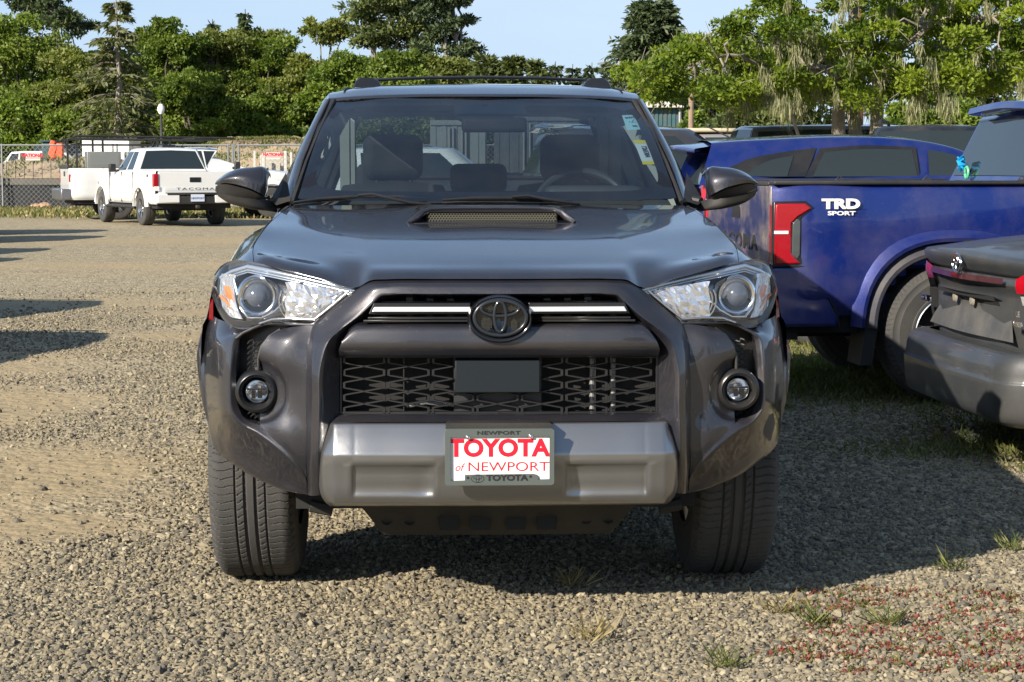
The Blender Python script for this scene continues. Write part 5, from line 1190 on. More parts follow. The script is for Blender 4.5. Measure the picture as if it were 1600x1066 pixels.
# ---------------- generic closed cars, far
def closed_car(name,label,cat,loc,rot,pm,L=4.6,W2=.9,belt=1.05,hood=.98,roof=1.65,cab0=-2.9,r0=-2.2,r1=-.4,cab1=-.05,boxy=0,Rt=.35,group=None,glassm=None,wins=True,rack=False):
    t=thing(name,label,cat,(loc[0],loc[1],0),rot,group); glassm=glassm or M['tint']
    def sc(w,top,c): return [(-w+.06,.32),(-w+.01,.42),(-w,.70),(-w+.01,top-.10),(-w+.04,top),(-.35,c),(0,c+.01)]
    S_=[(0,sc(W2-.06,belt-.06,belt)),(-.12,sc(W2-.01,belt,belt+.02)),(-1.2,sc(W2,belt,belt+.02)),(cab0,sc(W2,belt-.03,hood)),(cab0-.5,sc(W2-.01,hood-.05,hood+.01)),(-L+.35,sc(W2-.05,hood-.14,hood-.06)),(-L,sc(W2-.14,hood-.24,hood-.18))]
    m=shell_grid(S_,[2,8,12,4,8,3],4); ax=(-.85,-L+.92); cutwheels(m,ax,Rt+.06,Rt); m.mirror(); m.obj('body',pm,t,smooth=45)
    m=endcap(S_[0][1],0); m.obj('rear_panel',pm,t); m=endcap(S_[-1][1],-L); m.obj('grille',M['blks'],t)
    wt=(.10 if boxy else .20)
    bot=[(0,cab0,hood+.01),(-W2+.16,cab0+.08,hood+.01),(-W2+.05,cab0+.35,belt),(-W2+.05,(cab0+cab1)/2,belt),(-W2+.05,cab1-.7,belt),(-W2+.12,cab1-.06,belt),(0,cab1,belt)]
    top=[(0,r0,roof-.01),(-W2+.16+wt,r0+.05,roof-.02),(-W2+.05+wt,r0+.22,roof-.03),(-W2+.05+wt,(r0+r1)/2,roof-.02),(-W2+.06+wt,r1-.35,roof-.03),(-W2+.14+wt,r1-.05,roof-.04),(0,r1,roof-.02)]
    cabin(t,bot,top,.03,pm,glassm,[('windshield',0,1,.05,.92,0,0),('side_window',2.1,2.95,.06,.88,0,0),('side_window',3.05,3.75,.06,.88,0,0),('quarter_window',3.85,4.75,.06,.84,0,0),('rear_window',5.05,6,.12,.90,0,0)])
    for s in (-1,1):
        m=MB(); m.box((min(s*(W2-.12),s*(W2-.02)),-.10,belt-.28),(max(s*(W2-.12),s*(W2-.02)),.012,belt-.06)); m.obj('tail_light',M['redlens'],t,bevel=.01)
        m=MB(); m.box((min(s*(W2-.45),s*(W2-.13)),-L-.01,hood-.36),(max(s*(W2-.45),s*(W2-.13)),-L+.2,hood-.22)); m.obj('headlight',M['chrome'],t,bevel=.02)
    m=MB(); m.box((-W2+.12,-L-.10,.30),(W2-.12,-L+.1,.5)); m.obj('front_bumper',pm,t,bevel=.04)
    m=MB(); m.box((-W2+.1,-L+.3,.25),(W2-.1,-.2,.5)); m.obj('underbody',M['dark'],t)
    if rack:
        for s in (-1,1):
            m=MB(); m.tube([(s*(W2-.3),r0+.35,roof),(s*(W2-.3),r0+.45,roof+.06),(s*(W2-.3),r1-.35,roof+.06),(s*(W2-.3),r1-.25,roof)],.02,6); m.obj('roof_rail',M['blk'],t)
    wheel_set(t,[(-W2+.11,ax[0],Rt),(W2-.11,ax[0],Rt),(-W2+.11,ax[1],Rt),(W2-.11,ax[1],Rt)],Rt,Rt*.6,.21,False,5)
    return t
M['lgrey']=paint('mid_grey_paint',(.13,.13,.135),.4,.35,.1)
closed_car('minivan','grey van with a rear spoiler, showing its roof and side windows above the navy crossover','van',(at(1150,200,29).x-.1,29.3),R(97),M['lgrey'],L=4.9,roof=1.96,belt=1.45,hood=1.25,r0=-2.75,cab0=-3.6,cab1=-.04,r1=-.20,W2=.95)
jp=closed_car('jeep_wagon','pale silver boxy off-roader with a tan top, parked beyond the navy crossover','off-roader',(2.45,33.),R(93),M['jeep'],L=4.4,roof=1.90,belt=1.42,hood=1.15,r0=-3.0,cab0=-3.2,r1=-.08,cab1=-.02,boxy=1,W2=.88)
m=MB(); m.box((-.76,-2.95,1.905),(.76,-.10,1.975)); m.obj('hard_top',mat('tan_top',(.50,.42,.30),.7),jp,bevel=.03)
closed_car('station_wagon','near-black car with roof rails and a pale windshield reflection, left of the blue pickup cab','car',(5.35,24.0),R(-16),M['nearblack'],L=4.5,roof=1.80,belt=1.15,hood=1.05,rack=True)
# ---------------- white pickup, left
WF=(-7.62,44.3)
wt_,wtg=pickup('pickup_truck','clean white double-cab pickup seen from behind, parked on the left side of the lot',WF,R(207),M['wpaint'],W2=.955,rail=1.235,roofz=1.80,tail=1.10,cabr=-.60,nose=-4.0,wb=3.35,spokes=5,cabw=.76)
for s in (-1,1):
    m=MB(); m.box((min(s*.85,s*.965),.98,.88),(max(s*.85,s*.965),1.12,1.18)); q=m.obj('tail_light',M['redlens'],wt_,bevel=.015)
    m=MB(); m.box((min(s*.84,s*.955),1.08,.80),(max(s*.84,s*.955),1.125,.90)); m.obj('reverse_light',M['white'],q)
m=MB(); m.box((-.93,1.0,.52),(-.40,1.25,.74)); m.box((.40,1.0,.52),(.93,1.25,.74)); m.obj('rear_bumper',M['wpaint'],wt_,bevel=.03)
m=MB(); m.box((-.45,1.0,.50),(.45,1.24,.68)); m.box((-.70,1.05,.70),(.70,1.26,.76)); m.box((-.05,1.2,.40),(.05,1.30,.48)); bb=m.obj('bumper_step',M['blk'],wt_,bevel=.02)
M['lightplate']=mat('state_plate',(.62,.68,.78),.5); M['pblue']=mat('plate_blue',(.06,.10,.35),.5)
m=MB(); m.box((-.155,1.25,.56),(.155,1.262,.72)); q=m.obj('license_plate',M['lightplate'],wt_)
text('NEWPORT',.045,TM((0,1.2635,.63),(-1,0,0),(0,0,1)),M['pblue'],q,'plate_lettering',ext=.001,bold=.001)
m=MB(); m.box((-.13,1.095,.99),(.13,1.11,1.10)); q=m.obj('tailgate_handle',M['blks'],wtg,bevel=.01); m=MB(); m.box((-.72,1.10,.80),(.72,1.104,.88)); m.obj('tailgate_band',M['wpaint'],wtg,bevel=.01)
text('TACOMA',.055,TM((0,1.106,.84),(-1,0,0),(0,0,1)),M['dark'],wtg,'tailgate_lettering',ext=.003,bold=-.001,wx=2.4,space=1.25)
text('TRD',.06,TM((.957,.72,1.12),(0,1,0),(0,0,1)) if 0 else TM((.957,.62,1.13),(0,1,0),(0,0,1)),M['char'],wt_,'badge_lettering',ext=.003,bold=.002,wx=1.4)
m=MB(); m.tube([(.93,-2.9,.40),(.98,-2.7,.42),(.98,-.7,.42),(.93,-.5,.40)],.035,8); m.mirror(); m.obj('side_step',M['under'],wt_)
m=MB(); m.box((-.20,-.665,1.27),(-.185,-.655,1.66)); m.box((.185,-.665,1.27),(.20,-.655,1.66)); m.v=[(x,y-(z-1.235)*.245+.015,z) for x,y,z in m.v]; m.obj('window_frame',M['char'],wt_)
m=MB(); m.box((-.16,-.92,1.79),(.16,-.86,1.85)); m.obj('brake_light',M['blks'],wt_,bevel=.01)
m=MB(); m.tube([(.45,-.75,1.78),(.40,-.70,1.92)],.008,5); m.tube([(-.3,-.75,1.80),(-.28,-.72,1.90)],.008,5); m.obj('roof_antenna',M['blk'],wt_)
# ---------------- white work truck with ladder rack
ut,utg=pickup('work_truck','older white work truck with black ladder rack and tool boxes, behind the white double-cab pickup',(-10.35,49.85),R(110),M['wpaint'],W2=.98,rail=1.30,roofz=1.86,tail=1.20,cabr=-2.15,nose=-4.95,wb=4.0,Rt=.40,cabw=.80,cs=-.95)
ut['category']='work truck'
m=MB(); m.box((-.98,1.15,.50),(.98,1.42,.78)); m.obj('rear_bumper',M['silver'],ut,bevel=.03)
m=MB(); m.box((-.965,1.12,.95),(-.92,1.21,1.15)); m.obj('tail_light',M['redlens'],ut,bevel=.01); m=MB(); m.box((.92,1.12,.95),(.965,1.21,1.15)); m.obj('tail_light',M['redlens'],ut,bevel=.01)
m=MB(); m.box((-.10,1.195,1.10),(.10,1.215,1.22)); m.obj('tailgate_handle',M['blks'],utg)
m=MB(); m.box((-.86,1.10,1.30),(.86,1.24,1.38)); m.obj('tailgate_cap',M['blk'],ut,bevel=.01)
M['steelbox']=mat('tool_box_steel',(.20,.21,.20),.5,.2,dirt=.1)
for y0,y1 in ((-.1,.75),(-1.45,-.25)):
    m=MB(); m.box((-.95,y0,1.30),(-.50,y1,1.72)); q=m.obj('tool_box',M['steelbox'],ut,bevel=.02)
    m=MB(); m.box((-.955,y0+.05,1.36),(-.945,y1-.05,1.66)); m.obj('box_door',M['steelbox'],q,bevel=.01)
m=MB()
for x in (-.92,.92):
    for y in (1.0,.35,-1.35): m.beam((x,y,1.28),(x,y,2.05),.05,.05)
    m.beam((x,1.15,2.05),(x,-2.6,2.02),.035,.04); m.beam((x,1.15,1.90),(x,-1.3,1.90),.025,.025)
for y in (1.0,.0,-1.0,-2.0): m.beam((-.92,y,2.06),(.92,y,2.06),.035,.03)
m.tube([(-.92,1.15,2.05),(-.92,1.30,1.98),(-.92,1.25,1.85)],.02,6)
m.obj('ladder_rack',M['blk'],ut)
m=MB(); m.tube([(-.5,.9,2.12),(-.5,-3.1,2.08)],.03,6); m.tube([(.1,.9,2.12),(.1,-2.8,2.10)],.025,6); m.obj('rack_pipe',M['blk'],ut)
# ---------------- cars glimpsed through the SUV's glass
closed_car('hatchback','white hatchback seen through the windshield of the dark grey SUV','hatchback',(-3.0,27.),R(93),M['wpaint'],L=4.3,roof=1.60,belt=1.08,hood=1.0)
# ================================================================ vegetation
def leafmat(name,c0,c1,tr=.35):
    m=bpy.data.materials.new(name); m.use_nodes=True; nt=m.node_tree; nt.nodes.clear(); L=nt.links
    o=N(nt,'ShaderNodeOutputMaterial'); a=N(nt,'ShaderNodeAttribute',attribute_name='tint'); mx=N(nt,'ShaderNodeMix',data_type='RGBA'); mx.inputs[6].default_value=(*c0,1); mx.inputs[7].default_value=(*c1,1)
    L.new(a.outputs['Fac'],mx.inputs[0]); d=N(nt,'ShaderNodeBsdfPrincipled'); d.inputs['Roughness'].default_value=.55; d.inputs['Specular IOR Level'].default_value=.35; t=N(nt,'ShaderNodeBsdfTranslucent'); L.new(mx.outputs[2],d.inputs['Base Color'])
    g=N(nt,'ShaderNodeMix',data_type='RGBA',blend_type='MULTIPLY'); g.inputs[0].default_value=1.; g.inputs[7].default_value=(1.3,1.5,.5,1); L.new(mx.outputs[2],g.inputs[6]); L.new(g.outputs[2],t.inputs[0])
    s=N(nt,'ShaderNodeMixShader'); s.inputs[0].default_value=tr; L.new(d.outputs[0],s.inputs[1]); L.new(t.outputs[0],s.inputs[2]); L.new(s.outputs[0],o.inputs[0]); return m
LM=dict(alder=leafmat('alder_leaf',(.05,.09,.014),(.23,.29,.05)),olive=leafmat('willow_leaf',(.065,.09,.02),(.26,.28,.07)),spruce=leafmat('spruce_needle',(.03,.05,.024),(.11,.145,.06),.15),
 pine=leafmat('pine_needle',(.04,.062,.02),(.16,.19,.055),.2),hang=leafmat('drooping_needle',(.05,.065,.022),(.18,.19,.075),.25),apple=leafmat('broad_leaf',(.030,.075,.007),(.25,.31,.025),.35),lichen=leafmat('lichen',(.14,.15,.075),(.38,.37,.20),.3),
 grass=leafmat('grass_blade',(.05,.075,.015),(.22,.22,.07),.3),dry=leafmat('dry_grass',(.20,.15,.06),(.42,.34,.17),.3),redw=leafmat('red_weed',(.16,.03,.03),(.34,.10,.08),.3),bush=leafmat('bush_leaf',(.055,.10,.016),(.24,.31,.05)))
BK=mat('bark',(.10,.082,.066),.9,noise=.4,nscale=8,bump=.6,bscale=12); BKP=mat('pale_bark',(.25,.22,.18),.9,noise=.3,nscale=8,bump=.4,bscale=12)
def unit(v): return v/(np.linalg.norm(v,axis=-1,keepdims=True)+1e-9)
def leaves(name,P,A,B,ln,wd,tint,mt,parent=None,fold=.15):
    n=len(P); P=np.asarray(P);A=unit(A);B=unit(B-A*(A*B).sum(1,keepdims=True)); Nn=np.cross(A,B)
    ln=np.broadcast_to(ln,n)[:,None]; wd=np.broadcast_to(wd,n)[:,None]
    V=np.stack([P,P+A*ln*.5+B*wd*.5+Nn*wd*fold,P+A*ln,P+A*ln*.5-B*wd*.5+Nn*wd*fold],1).reshape(-1,3)
    me=bpy.data.meshes.new(name); me.vertices.add(4*n); me.vertices.foreach_set('co',V.astype(np.float32).ravel())
    me.loops.add(4*n); me.loops.foreach_set('vertex_index',np.arange(4*n,dtype=np.int32)); me.polygons.add(n); me.polygons.foreach_set('loop_start',np.arange(0,4*n,4,dtype=np.int32)); me.polygons.foreach_set('loop_total',np.full(n,4,np.int32))
    me.update(); me.validate(); a=me.attributes.new('tint','FLOAT','POINT'); a.data.foreach_set('value',np.repeat(np.clip(tint,0,1),4).astype(np.float32)); me.materials.append(mt)
    o=bpy.data.objects.new(name,me); S.collection.objects.link(o)
    if parent:o.parent=parent
    return o
def nz(P,f,s):
    x,y,z=P[:,0]*f+s,P[:,1]*f+s*1.7,P[:,2]*f*1.3+s*2.3; return np.sin(x+1.9*np.sin(y*.8+z))*.5+.5*np.sin(z*1.7+1.3*np.sin(x*1.6+y))
def wobble(P,r):
    f=1.6/np.maximum(r.mean(),.05); return P+.28*r*np.stack([nz(P,f,.3),nz(P,f,2.1),.8*nz(P,f,4.4)],1)+.10*r*np.stack([nz(P,f*3.1,1.3),nz(P,f*3.3,3.1),nz(P,f*2.9,5.4)],1)
def blobleaves(rg,blobs,n,ln,wd,up=.3,down=.0,fill=.25):
    bl=np.array(blobs,float); w=(bl[:,3]*bl[:,4]); idx=rg.choice(len(bl),n,p=w/w.sum()); b=bl[idx]
    d=unit(rg.normal(size=(n,3))+(0,0,up)); r=np.where(rg.uniform(size=n)<fill,rg.uniform(.3,.9,n),.78+.42*rg.beta(2,2.4,n)+.25*rg.uniform(size=n)**6)[:,None]
    P=b[:,:3]+d*b[:,3:6]*r; P=wobble(P,b[:,3:4]); A=unit(d*.6+rg.normal(size=(n,3))*.7-(0,0,down)); B=rg.normal(size=(n,3))
    tb=rg.uniform(size=len(bl))[idx]; tint=.45*rg.uniform(size=n)+.55*tb
    return P,A,B,ln*rg.uniform(.6,1.4,n),wd*rg.uniform(.7,1.3,n),tint
def limb(mb,p,q,r0,r1,rg,n=5,wob=.06):
    p=np.array(p,float);q=np.array(q,float); L_=np.linalg.norm(q-p); pts=[p+(q-p)*t+rg.normal(size=3)*wob*L_*math.sin(t*pi) for t in np.linspace(0,1,n)]
    mb.tube(pts,list(np.linspace(r0,r1,n)),6); return pts
def broadleaf(name,label,cat,cx,Y,top,halfw,seed,n=9000,lm='alder',leaf=.26,base=0,nb=26,group=None,bark=None,skew=0,blob=.30,low=.12):
    rg=np.random.default_rng(seed); T_=at(cx,top,Y); B0=at(cx,262,Y); hw=halfw/FOC*Y; H=T_.z; t=thing(name,label,cat,(T_.x,Y,0),0,group)
    bl=[]
    for k in range(nb):
        f=rg.uniform(low,1)**.8; w=math.sqrt(max(.05,1-(max(0,f-.30)/.74)**2)); r=blob*hw*rg.uniform(.45,1.15)
        a=rg.uniform(0,2*pi); rr=math.sqrt(rg.uniform(0,1)); bl.append((math.cos(a)*rr*hw*w*.9+skew*f,math.sin(a)*rr*hw*w*.6,f*(H-r*.45),r*1.35*rg.uniform(.7,1.2),r,r*.55*rg.uniform(.6,1.2)))
    bl.append((skew,0,H-.12*hw,.26*hw,.22*hw,.12*hw))
    leaves('crown',*blobleaves(rg,bl,n,leaf,leaf*.6,fill=.2),LM[lm],t)
    mb=MB(); tr=limb(mb,(0,0,-.1),(skew*.3,0,H*.55),.035*H*.6,.02*H*.6,rg)
    for b in bl[::3]: limb(mb,tr[rg.integers(1,5)],b[:3],.014*H*.5,.004*H,rg)
    mb.obj('trunk',bark or BK,t); return t
def conifer(name,label,cx,Y,top,halfw,seed,lm='spruce',droop=.35,tiers=26,per=7,start=.12,n_per=34,nl=.30,bark=None,dead=0,group=None,shape=1.,lean=0,botY=None):
    rg=np.random.default_rng(seed); T_=at(cx,top,Y); H=T_.z; hw=halfw/FOC*Y; t=thing(name,label,'tree',(T_.x,Y,0),0,group)
    mb=MB(); limb(mb,(0,0,-.1),(lean,0,H),.02*H+.06,.02,rg,8,.01); P=[];A=[];tint=[]
    for k in range(tiers):
        f=start+(1-start)*(k/tiers); z=f*H; 
        for j in range(per):
            if rg.uniform()<dead*.5: continue
            a=rg.uniform(0,2*pi); L_=hw*(1-f)**shape*rg.uniform(.55,1.2)+.15*hw*rg.uniform(.3,1); d=np.array((math.cos(a),math.sin(a),0)); p0=np.array((lean*f,0,z)); e=p0+d*L_+np.array((0,0,-droop*L_+.12*L_*rg.normal()))
            m_=(p0+e)/2+np.array((0,0,.10*L_)); mb.tube([p0,m_,e],[.012*H*.25+.01,.008*H*.2,.004],4)
            if rg.uniform()<dead: continue
            q=rg.uniform(.25,1.02,n_per)[:,None]; pts=np.where(q<.5,p0+(m_-p0)*q*2,m_+(e-m_)*(q*2-1)); side=np.cross(d,(0,0,1)); s=rg.normal(size=(n_per,1))*.16*L_
            pts=pts+side*s; P.append(pts); A.append(d*.6+side*np.sign(s)*.6+np.array((0,0,-.25-droop))+rg.normal(size=(n_per,3))*.35); tint.append(rg.uniform(size=n_per)*.7+.3*rg.uniform())
    P=np.concatenate(P);A=np.concatenate(A);tint=np.concatenate(tint); n=len(P)
    leaves('crown',P,A,rg.normal(size=(n,3)),nl*rg.uniform(.6,1.3,n),nl*.32,tint,LM[lm],t); mb.obj('trunk',bark or BK,t); return t
def clump_pine(name,label,cx,Y,top,halfw,seed,trunks,clumps,n=6000,lm='pine',leaf=.25,bark=None,group=None,flat=.38):
    """trunks: [(px0,py0,px1,py1,r)], clumps: [(px,py,rx_px)] in the plane of the tree"""
    rg=np.random.default_rng(seed); o=at(cx,262,Y); t=thing(name,label,'tree',(o.x,Y,0),0,group); mb=MB(); L3=lambda px,py,dy=0:(at(px,py,Y).x-o.x,dy,at(px,py,Y).z)
    k=Y/FOC; bl=[]
    tp=[]
    for (a,b,c,d,r) in trunks:
        q0=L3(a,b); q1=L3(c,d); q0=q0 if b<200 else (q0[0],0,-.1); tp.append(limb(mb,q0,q1,r,r*.35,rg,6,.03))
    for (a,b,r) in clumps:
        p=L3(a,b,rg.uniform(-1,1)*r*k*1.2); bl.append((*p,r*k*.7,r*k*.7,r*k*flat*.6)); 
        for s in range(5): bl.append((p[0]+rg.normal()*r*k*.6,p[1]+rg.normal()*r*k*.6,p[2]+rg.normal()*r*k*flat*.7,r*k*.42,r*k*.42,r*k*flat*.35))
        best=min((tuple(x) for tt in tp for x in tt),key=lambda x:np.linalg.norm(np.array(x)-np.array(p))+ (5 if x[2]>p[2] else 0)); limb(mb,best,p,.06,.02,rg,4,.08)
    leaves('crown',*blobleaves(rg,bl,n,leaf,leaf*.45,up=.5,fill=.35),LM[lm],t); mb.obj('trunk',bark or BK,t); return t
G1='broadleaf trees beyond the fence'
for i,(cx,Y,top,hw,lm,lab) in enumerate([
 (25,96,22,95,'alder','tall green broadleaf tree at the far left edge, under the dark evergreen tips'),
 (110,92,78,70,'olive','lower olive green tree between the far left tree and the drooping evergreen'),
 (262,95,30,62,'alder','round-topped green tree right of the drooping evergreen'),
 (345,97,52,74,'olive','broad light green tree with pale limbs, behind the globe lamp'),
 (300,91,112,64,'alder','low green tree filling the gap below the round-topped tree'),
 (420,97,60,68,'alder','wide olive tree behind the left end of the dirt mound'),
 (470,96,90,66,'olive','bushy tree just left of the dark grey SUV windshield'),
 (535,94,86,66,'bush','light green round tree rising behind the left roof rail'),
 (620,86,84,65,'alder','green tree mass behind the roof crossbar, under the tall pines'),
 (30,92,150,80,'bush','low bright green tree at the left edge above the parked cars'),
 (150,91,160,80,'alder','low dark green tree behind the orange loader'),
 (400,95,150,80,'bush','low bushy tree directly above the dirt mound'),
 (700,90,92,60,'olive','shaded olive tree behind the middle of the SUV roof')]):
    broadleaf('broadleaf_tree',lab,'tree',cx,Y,top,hw*1.18,40+i,n=30000,lm=lm,group=G1,leaf=.19 if Y>83 else .17,nb=60,blob=.24)
for i,(cx,tp,hw) in enumerate(((-20,48,90),(75,62,85),(150,84,80),(225,56,80),(305,66,85),(385,74,85),(455,98,80),(530,100,80),(605,82,80),(680,96,80),(745,104,70),(1130,96,60))):
    broadleaf('broadleaf_tree',['back-row tree at the far left edge','back-row tree under the dark evergreen tips','back-row tree left of the drooping spruce','back-row tree right of the drooping spruce','back-row tree beside the small evergreen tip','back-row tree under the forked evergreen tip','back-row tree in the dip left of the slim tree','back-row tree below the slim open-crowned tree','back-row tree at the foot of the left tall pine','back-row tree at the foot of the right tall pine','back-row tree left of the young pines','back-row tree left of the utility pole side of the lichen-hung tree'][i],'tree',cx,107,tp,hw,200+i,n=15000,lm=['alder','olive'][i%2],group='back row of trees beyond the fence',leaf=.26,nb=40,low=.02)
clump_pine('evergreen_tree','dark evergreen with flat sweeping branches at the top left corner',70,104,-30,80,61,[(72,262,68,-60,.35)],[(30,-8,28),(62,12,40),(108,24,26),(130,40,20),(80,35,30),(50,-30,30),(95,-5,22),(120,46,14),(22,10,12)],n=9000,lm='spruce',flat=.35)
conifer('drooping_spruce','thin drooping evergreen with bare lower limbs above the white pickup',181,86,-6,96,62,lm='hang',droop=.22,tiers=26,per=5,n_per=44,start=.22,nl=.36,dead=.22,shape=.8,bark=BKP)
for cx,tp in ((332,30),(383,14)):
    conifer('spruce_tip',['small pointed evergreen tip left of the forked one','sparse forked evergreen tip above the broad light green tree'][cx>350],cx,99,tp,26,63+cx,tiers=14,per=5,start=.62,nl=.35,shape=.8,n_per=22)
clump_pine('leaning_tree','pale-limbed tree with sparse crown reaching right above the globe lamp',405,99,50,60,64,[(400,262,372,60,.16),(404,262,410,70,.12),(405,150,440,78,.08)],[(372,62,24),(412,60,26),(440,66,18),(390,84,24),(360,95,20),(425,95,22)],n=5000,lm='olive',bark=BKP)
clump_pine('slim_tree','small slim-stemmed tree with open crown against the sky',512,101,28,36,65,[(508,262,500,50,.09),(514,262,522,45,.09),(518,110,535,55,.05)],[(498,48,17),(522,38,16),(538,52,14),(488,46,10),(510,62,15)],n=2600,lm='olive',bark=BKP,flat=.6)
clump_pine('tall_pine','tall spreading pine with pale bent trunks, left of the other tall pine',608,96,0,80,66,[(606,262,572,28,.26),(608,262,592,20,.2),(606,140,630,38,.12)],[(600,2,48),(580,22,34),(632,18,40),(562,42,22),(610,46,36),(645,48,26),(590,64,26),(655,70,28),(560,66,22),(572,-14,30)],n=9000,lm='pine',bark=BKP)
clump_pine('tall_pine','tall ragged pine with straight trunks, right of the other tall pine',700,94,-5,60,67,[(708,262,705,-10,.24),(698,262,697,20,.2),(720,262,722,25,.14)],[(690,6,34),(715,2,26),(676,26,30),(726,34,20),(700,44,24),(680,58,28),(732,72,20),(665,80,26),(712,78,22),(738,84,12)],n=7000,lm='spruce',bark=BKP)
for i,(cx,tp,hw) in enumerate(((760,86,38),(800,88,34),(838,94,30))):
    conifer('shore_pine',['bushy young pine behind the roof, nearest the tall pines','bushy young pine behind the roof, middle of three','bushy young pine behind the roof, rightmost of three'][i],cx,80,tp,hw,70+i,lm='bush' if 0 else 'pine',droop=-.5,tiers=18,per=10,n_per=34,start=.05,nl=.30,shape=.45,group='young pines behind the roof')
for i,(cx,tp,hw,Y) in enumerate(((868,96,22,110),(895,100,26,112),(925,98,26,112),(950,92,22,108))):
    conifer('distant_spruce',['first far spruce right of the young pines','second far spruce right of the young pines','third far spruce, left of the utility pole','far spruce directly behind the utility pole'][i],cx,Y,tp,hw,80+i,droop=.1,tiers=20,per=8,n_per=26,start=.05,nl=.35,shape=.6,group='distant spruces')
conifer('large_spruce','large dense dark spruce left of the lichen-hung tree',1020,70,0,92,90,lm='spruce',droop=-.05,tiers=38,per=13,n_per=44,start=.08,nl=.28,shape=.5)
broadleaf('background_tree','dark tree behind the right side of the lichen-hung tree','tree',1560,60,95,110,95,n=9000,lm='pine',leaf=.2,nb=26)
broadleaf('background_tree','dense dark tree filling the gap behind the lichen-hung trunks','tree',1230,52,60,120,96,n=12000,lm='pine',leaf=.18,nb=30)
conifer('background_spruce','dark spruce at the upper right behind the lichen-hung branches',1470,66,60,80,97,tiers=26,per=9,n_per=30,nl=.28,droop=.1,shape=.5,start=.05)
for i,(cx,Y,top,hw) in enumerate(((1450,36,150,45),(1510,34,158,40),(1400,38,166,40),(1580,36,160,40),(1085,40,178,30))):
    broadleaf('shrub',['bright green shrub right of the lichen-hung trunks','bright green shrub just left of the blue pickup cab','small green shrub between the lichen-hung trunks and the bright shrubs','green shrub behind the blue pickup cab roof','small green shrub behind the wooden post'][i],'shrub',cx,Y,top,hw,100+i,n=5000,lm='bush',leaf=.10,nb=18,group='shrubs on the right bank',low=.05)
# ---- lichen-hung tree on the right, close enough to show single leaves
def lichen_tree():
    rg=np.random.default_rng(5); Y=27.; o=at(1345,262,Y); t=thing('lichen_tree','big spreading green tree hung with pale lichen, behind the parked cars on the right','tree',(o.x,Y,0),0)
    k=Y/FOC; L3=lambda px,py,dy=0.:np.array((at(px,py,Y).x-o.x,dy,at(px,py,Y).z)); mb=MB()
    tr=[]
    for (a,b,c,d,r0,r1,dy) in ((1335,262,1318,120,.13,.09,0),(1392,262,1345,165,.12,.10,.3),(1372,262,1362,120,.12,.08,-.2),(1318,120,1270,20,.08,.04,.5),(1345,165,1250,110,.07,.03,-.4),(1362,120,1430,40,.07,.03,-.5),(1430,40,1560,30,.05,.02,-.6),(1362,120,1480,110,.06,.03,.3),(1480,110,1590,60,.04,.015,.4),(1250,110,1130,90,.05,.02,-.3),(1130,90,1040,110,.03,.012,-.2),(1318,120,1160,30,.05,.02,.6),(1318,120,1350,-40,.09,.05,0),(1340,262,1215,170,.05,.02,-.5)):
        p=L3(a,b,0 if b>200 else dy*.5); q=L3(c,d,dy*2.2); 
        if b>200: p[2]=-.1
        tr.append(limb(mb,p,q,r0,r1,rg,7,.04))
    spots=[]
    for px in range(1010,1610,26):
        lo=150-25*((px-1300)/300)**2 if px>1400 else 165
        tp_=np.interp(px,[1000,1030,1080,1130,1160,1250,1300,1600],[110,85,50,55,-20,-40,-40,-60])
        for q in range(8 if px<1150 else 11):
            py=rg.uniform(tp_,lo)
            if 1250<px<1300 and py<70 and rg.uniform()<.75: continue
            if px>1560 and py>120: continue
            if 1100<px<1170 and py<22: continue
            spots.append((px+rg.uniform(-16,16),py,rg.uniform(-1.7,1.7)))
    bl=[]; 
    for px,py,dy in spots:
        r=rg.uniform(10,24)*k; p=L3(px,py,dy); bl.append((*p,r*1.35,r*1.3,r*.62))
    allp=[tuple(x) for tt in tr for x in tt]; AP=np.array(allp)
    for b in bl[::2]:
        p=np.array(b[:3]); j=np.argmin(np.linalg.norm(AP-p,axis=1)); limb(mb,AP[j],p,.022,.006,rg,4,.1)
    mb.obj('trunk',BKP,t)
    n=85000; P,A,B,ln,wd,tint=blobleaves(rg,bl,n,.068,.036,up=.6,fill=.4); leaves('crown',P,A,B,ln,wd,tint,LM['apple'],t)
    # twigs
    mb=MB(); idx=rg.integers(0,n,700)
    for i in idx: mb.tube([P[i]-unit(A[i])*.02,P[i]+unit(A[i]+rg.normal(size=3)*.6)*rg.uniform(.1,.3)],[.006,.003],4,caps=False)
    mb.obj('twigs',BKP,t)['kind']='stuff'
    # lichen beards
    LP=[];LA=[];LL=[]
    hang=[(1268,60,9),(1240,45,8),(1215,90,8),(1180,150,10),(1195,165,14),(1228,170,14),(1300,120,8),(1262,135,8),(1392,118,12),(1385,100,8),(1420,112,8),(1495,110,8),(1482,96,8),(1560,88,10),(1440,165,14),(1430,150,8),(1395,168,12),(1350,160,10),(1590,60,10),(1375,20,8),(1530,92,6),(1246,60,8),(1138,175,8),(1160,160,8),(1330,170,8)]
    for px,py,w in hang+[(rg.uniform(1150,1600),rg.uniform(10,165),5) for _ in range(60)]:
        c=L3(px,py,rg.uniform(-1.9,-.2)); m_=int(w*16)
        for q in range(m_):
            LP.append(c+rg.normal(size=3)*np.array((w*k*.5,w*k*.5,.06))); LA.append((rg.normal()*.2,rg.normal()*.2,-1)); LL.append(rg.uniform(.05,.30)*(1 if w>6 else .6))
    n2=len(LP); q=leaves('lichen_beard',np.array(LP),np.array(LA,float),rg.normal(size=(n2,3)),np.array(LL),.011,rg.uniform(size=n2),LM['lichen'],t); q['kind']='stuff'
lichen_tree()
